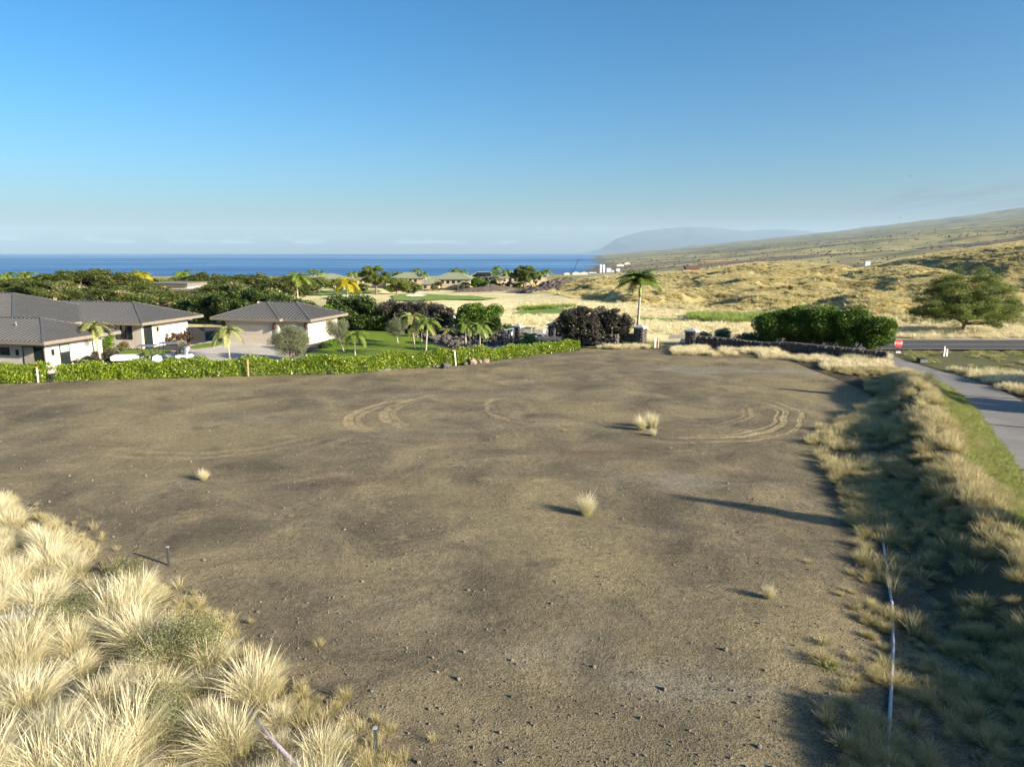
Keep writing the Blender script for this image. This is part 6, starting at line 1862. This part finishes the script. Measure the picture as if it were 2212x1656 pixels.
scatter('green_grass', on_ground(x, y), rng.uniform(0.5, 1.3, n), TUFT['green'], 'short green grass strip along the cart path', 'grass', 3, 0.15)
n = 3000; y = rng.uniform(7, 27, n); x = edge_x(y) + rng.uniform(0.02, 1.0, n) ** 0.8 * (path_left(y) - edge_x(y))
kp = fbm(x / 1.2, y / 1.2, 97, 3) > 0.5
scatter('low_grass', on_ground(x[kp], y[kp]), rng.uniform(0.3, 0.8, kp.sum()), TUFT['dry'], 'short dense dry grass in the shade around the white pipe', 'grass', 16, 0.2)
# straw grass along the far edge of the lot
pts = []
for (v0, v1, w0, w1, cnt) in ((1290, 1400, 742, 756, 330), (1455, 1530, 746, 768, 330), (1530, 1680, 758, 772, 300), (1640, 1790, 766, 776, 160), (1780, 1925, 772, 802, 900), (1700, 1800, 774, 784, 60)):
    a = rng.uniform(v0, v1, cnt); b_ = rng.uniform(w0, w1, cnt)
    pts += [tuple(atz(p_, q_, -0.05)[:2]) for p_, q_ in zip(a, b_)]
pts = np.array(pts); pts = pts[fbm(pts[:, 0] / 2.2, pts[:, 1] / 1.2, 96, 3) > 0.42]
scatter('straw_grass', on_ground(pts[:, 0], pts[:, 1], 0.0), rng.uniform(0.45, 1.05, len(pts)), TUFT['strawt'], 'tall straw coloured grass along the far edge of the lot', 'grass', 4, 0.18)
a = rng.uniform(1340, 1420, 90); b_ = rng.uniform(738, 752, 90); pts = np.array([tuple(atz(p_, q_, -0.2)[:2]) for p_, q_ in zip(a, b_)])
scatter('green_grass', on_ground(pts[:, 0], pts[:, 1]), rng.uniform(1.2, 2.2, len(pts)), TUFT['green'], 'bright green grass clump at the palm pillar foot', 'grass', 5, 0.15)
# verge weeds and straw right of the path
n = 5200; x = rng.uniform(31, 62, n); y = rng.uniform(38, 64, n)
cx = np.interp(y, [p_[1] for p_ in PATH], [p_[0] for p_ in PATH])
kp = (x - cx > 1.9) & (y < 64.5)
sw = kp & (y < 52 + 3 * np.sin(x * 0.3)) & (fbm(x / 5, y / 5, 93, 3) > 0.36); gw_ = kp & (fbm(x / 3, y / 3, 94, 4) > 0.5)
scatter('straw_grass', on_ground(x[sw], y[sw]), rng.uniform(0.7, 1.3, sw.sum()), TUFT['strawt'] + TUFT['dry'][:1], 'straw grass right of the cart path', 'grass', 6, 0.18)
scatter('weeds', on_ground(x[gw_], y[gw_]), rng.uniform(0.4, 0.9, gw_.sum()), TUFT['green'] + TUFT['dry'][:1], 'patchy green weeds on the verge by the road', 'weeds', 7, 0.2)
# meadow beyond the road
n = 15000; x = rng.uniform(-30, 95, n); y = 75 + rng.uniform(0, 1, n) ** 1.5 * 110
rd = np.interp(x, [q_[0] for q_ in ROAD][::-1], [q_[1] for q_ in ROAD][::-1])
kp = (y > rd + 7) & ((x > 3) | (y > 93)) & (y < np.interp(x, [5, 12, 21, 27, 40, 53, 70, 100, 160], [262, 250, 170, 134, 112, 96, 88, 82, 78]) + 8)
for nm, pl_, lb, i in FW: kp &= poly_mask(pl_)(x, y) < 0.5
scatter('meadow_grass', on_ground(x[kp], y[kp], -0.05), rng.uniform(0.6, 1.2, kp.sum()), TUFT['meadow'], 'pale straw meadow beyond the road', 'grass', 8, 0.2)
n = 85000; x = rng.uniform(8, 190, n); y = 80 + rng.uniform(0, 1, n) * 215
y0 = np.interp(x, [5, 12, 21, 27, 40, 53, 70, 100, 160], [262, 250, 170, 134, 112, 96, 88, 82, 78])
kp = (y > y0 - 2) & (x < y * 0.86 + 8) & (fbm(x / 4, y / 4, 95, 4) > 0.36) & (poly_mask(slope_poly(tp))(x, y) < 0.5)
scatter('dune_grass', on_ground(x[kp], y[kp], -0.1), rng.uniform(0.5, 1.25, kp.sum()), TUFT['dune'], 'clumpy dry bunch grass over the dunes', 'grass', 9, 0.25)
a = rng.uniform(1495, 1700, 700); b_ = 676 + (a - 1495) * 0.02 + rng.uniform(0, 1, 700) * np.interp(a, [1495, 1580, 1700], [10, 16, 4])
pts = np.array([tuple(atz(p_, q_, -0.9)[:2]) for p_, q_ in zip(a, b_)])
a = rng.uniform(1120, 1240, 160); pts = np.r_[pts, np.array([tuple(atz(p_, 661 + rng.uniform(-2, 1), -1.3)[:2]) for p_ in a])]
scatter('lush_grass', on_ground(pts[:, 0], pts[:, 1]), rng.uniform(0.8, 1.6, len(pts)), TUFT['lush'], 'lush green long grass around the golf tees', 'grass', 10, 0.2)
n = 1600; x = rng.uniform(34, 90, n); y = rng.uniform(73.5, 84, n)
scatter('straw_grass', on_ground(x, y), rng.uniform(0.8, 1.5, n), TUFT['strawt'], 'straw grass along the far road edge beneath the feathery tree', 'grass', 11, 0.2)
# scrub on the far volcanic slope
n = 5000; rr = np.exp(rng.uniform(math.log(450), math.log(7500), n)); az = rng.uniform(R(6), R(40), n); x, y = rr * np.sin(az), rr * np.cos(az)
kp = (hill_d(x, y) > 60) & (fbm(hill_d(x, y) / 500, y / 170, 73, 5) + 0.15 * rng.normal(size=n) > 0.5)
shr = []
for i in range(3):
    r2 = np.random.default_rng(950 + i); P = blob_points([((0, 0, 0.35), (0.9, 0.8, 0.5)), ((0.4, 0.3, 0.5), (0.5, 0.5, 0.4))], 26, r2)
    V_, F_ = leaf_quads(P, 0.33, r2, 0.6, 0.7); shr.append(mesh_np('scrub_bush', V_, F_, LF['scrub'], {'tint': np.repeat(r2.uniform(0.1, 0.9, len(P)), 4)}))
scatter('scrub', on_ground(x[kp], y[kp]), rng.uniform(1.2, 3.2, kp.sum()) * (1 + rr[kp] / 4500), shr, 'scattered dark scrub on the far volcanic slope', 'scrub', 12, 0.1)
# gravel
n = 34000; yy = 9.5 + rng.uniform(0, 1, n) ** 1.7 * 50; xx = rng.uniform(-0.75, 0.62, n) * (yy + 3)
kp = (in_lot(xx, yy) > 0.5) & (xx < edge_x(yy) + 3)
xx, yy = xx[kp], yy[kp]
sz = np.clip(rng.lognormal(-4.65, 0.55, len(xx)), 0.006, 0.06); sz = np.where(rng.random(len(xx)) < 0.006 * (fbm(xx / 3, yy / 3, 99, 3) > 0.52) * (yy < 34), rng.uniform(0.03, 0.05, len(xx)), sz)
peb = [rock_mesh('pebble', 960 + i, MT['pebble'], 0.7, 0.3, 1) for i in range(4)]
lotz = height(xx, yy) + 0.006 + (fbm(xx / 2.2, yy / 2.2, 81, 4) - 0.5) * 0.09 + (fbm(xx / 9, yy / 9, 82, 3) - 0.5) * 0.12
scatter('gravel', np.c_[xx, yy, lotz + sz * 0.3], sz, peb, 'loose pebbles strewn over the dirt lot', 'gravel', 13, 1.0)


def lot_z(x, y):
    x, y = np.array([x]), np.array([y])
    return float((height(x, y) + (fbm(x / 2.2, y / 2.2, 81, 4) - 0.5) * 0.09 + (fbm(x / 9, y / 9, 82, 3) - 0.5) * 0.12)[0])


# bunch grass tussocks, lower left
line = [(-6, 1062), (60, 1112), (120, 1150), (185, 1172), (196, 1245), (290, 1262), (380, 1300), (440, 1335), (470, 1402), (560, 1455), (640, 1520), (720, 1570), (800, 1640), (830, 1680)]
lw = [(atz(a, b, 0.15).x - 0.28, atz(a, b, 0.15).y - 0.22) for a, b in line]
bank_poly = lw + [(-1.5, 8.6), (-13, 8.6), (-26, 24)]
pm = poly_mask(bank_poly); placed = []
tries = 0
while tries < 9000 and len(placed) < 112:
    tries += 1
    x, y = random.uniform(-22, -1.5), random.uniform(8.8, 25)
    if abs(x) > 0.80 * (y + 2.5): continue
    if pm(np.array([x]), np.array([y]))[0] < 0.5: continue
    if any((x - a) ** 2 + (y - b) ** 2 < 0.6 for a, b in placed): continue
    placed.append((x, y))


def tussock(x, y, s, label, seed, group=None, kind='fountain', plume=True, rot=None):
    r_ = random.Random(seed)
    o = link('grass_tussock', TUFT[kind][seed % len(TUFT[kind])], None, (x, y, lot_z(x, y) - 0.02), (r_.uniform(-.12, .12) - 0.05, r_.uniform(-.12, .12) - 0.10, r_.uniform(0, 6.28)), (s * r_.uniform(.85, 1.15), s, s * r_.uniform(.85, 1.15)))
    if group is None and kind == 'fountain': o.scale = (s * 0.85, s * 0.85, s * 1.45)
    tag(o, label, 'grass', group)
    if plume: link('seed_plumes', TUFT['plume'][seed % 3], o)
    return o


for i, (x, y) in enumerate(placed):
    tussock(x, y, random.choice((0.45, 0.6, 0.75, 0.85, 0.98)) * random.uniform(0.9, 1.1), 'bleached fountain grass tussock in the dense bank at the lower left', i, 'fountain grass tussocks on the lower left bank')
n = 700; x = rng.uniform(-22, -1, n); y = rng.uniform(9, 25, n); kp = pm(x, y) > 0.5
scatter('dry_grass', on_ground(x[kp], y[kp]), rng.uniform(0.5, 1.1, kp.sum()), TUFT['dry'] + TUFT['drysparse'][:1], 'low dry grass between the tussocks', 'grass', 14, 0.2)
ring = np.array(lw); k = rng.integers(0, len(ring) - 1, 420); f_ = rng.random(420)[:, None]
pts = ring[k] * (1 - f_) + ring[k + 1] * f_ + np.abs(rng.normal(0, 0.55, (420, 2))) * [0.8, 0.7]
scatter('dry_grass', on_ground(pts[:, 0], pts[:, 1], 0.02), rng.uniform(0.25, 0.7, 420), TUFT['dry'] + TUFT['drysparse'], 'thin dry grass fringe where the tussock bank meets the lot', 'grass', 15, 0.2)
for i, (vx, vy, s, kd, lb) in enumerate(((1385, 928, 0.55, 'fountain', 'left clump of the pale grass pair on the lot beyond the middle'), (1408, 924, 0.62, 'fountain', 'right clump of the pale grass pair on the lot beyond the middle'), (1412, 941, 0.28, 'fountain', 'tiny tuft in front of the pale grass pair'), (1265, 1112, 0.55, 'fountain', 'lone pale grass tuft in the middle of the lot'),
                                        (440, 1035, 0.34, 'fountain', 'dry grass tuft on the tan smear at left'), (1660, 1292, 0.3, 'fountain', 'sparse pale tuft on the lot near the shaded edge'), (1787, 1440, 0.45, 'green', 'bright yellow green tuft at the shadow edge'), (1075, 944, 0.35, 'dry', 'small dry tuft left of the grass pair'), (1222, 930, 0.45, 'dry', 'small dry tuft on the orange soil patch'),
                                        (1450, 970, 0.35, 'dry', 'tiny tuft on the outer tyre arc'), (690, 1395, 0.6, 'dry', 'small tuft on the lot near the tussock bank'), (1745, 1215, 0.4, 'dry', 'tiny tuft at the edge of the near shadow streak'), (630, 1115, 0.35, 'dry', 'tiny tuft by the pale mound on the left lot'), (1225, 1018 + 8, 0.25, 'dry', 'faint dry sprig near the middle of the lot'))):
    q = atz(vx, vy, 0.0); tussock(q.x, q.y, s * (1.9 if kd == 'green' else 1), lb, 1000 + i, None, kd, kd == 'fountain')
for i, (vx, vy, r_, h, lb) in enumerate(((270, 1250, 0.6, 0.45, 'grey green weed bush at the top of the tussock bank'), (130, 1360, 0.8, 0.6, 'dark green weed bush among the left tussocks'), (400, 1420, 0.9, 0.6, 'grey green weed bush in the middle of the tussock bank'), (330, 1560, 0.7, 0.5, 'yellow green weed bush low in the tussock bank'), (2010, 830, 0.7, 0.7, 'blue green bush beside the cart path at the berm end'))):
    plant('weed_bush', lb, vx, vy, 0.3 if vx < 1000 else 0.2, r_, h, 'weed', 1100 + i, 0.022, 'bush', dens=1500)
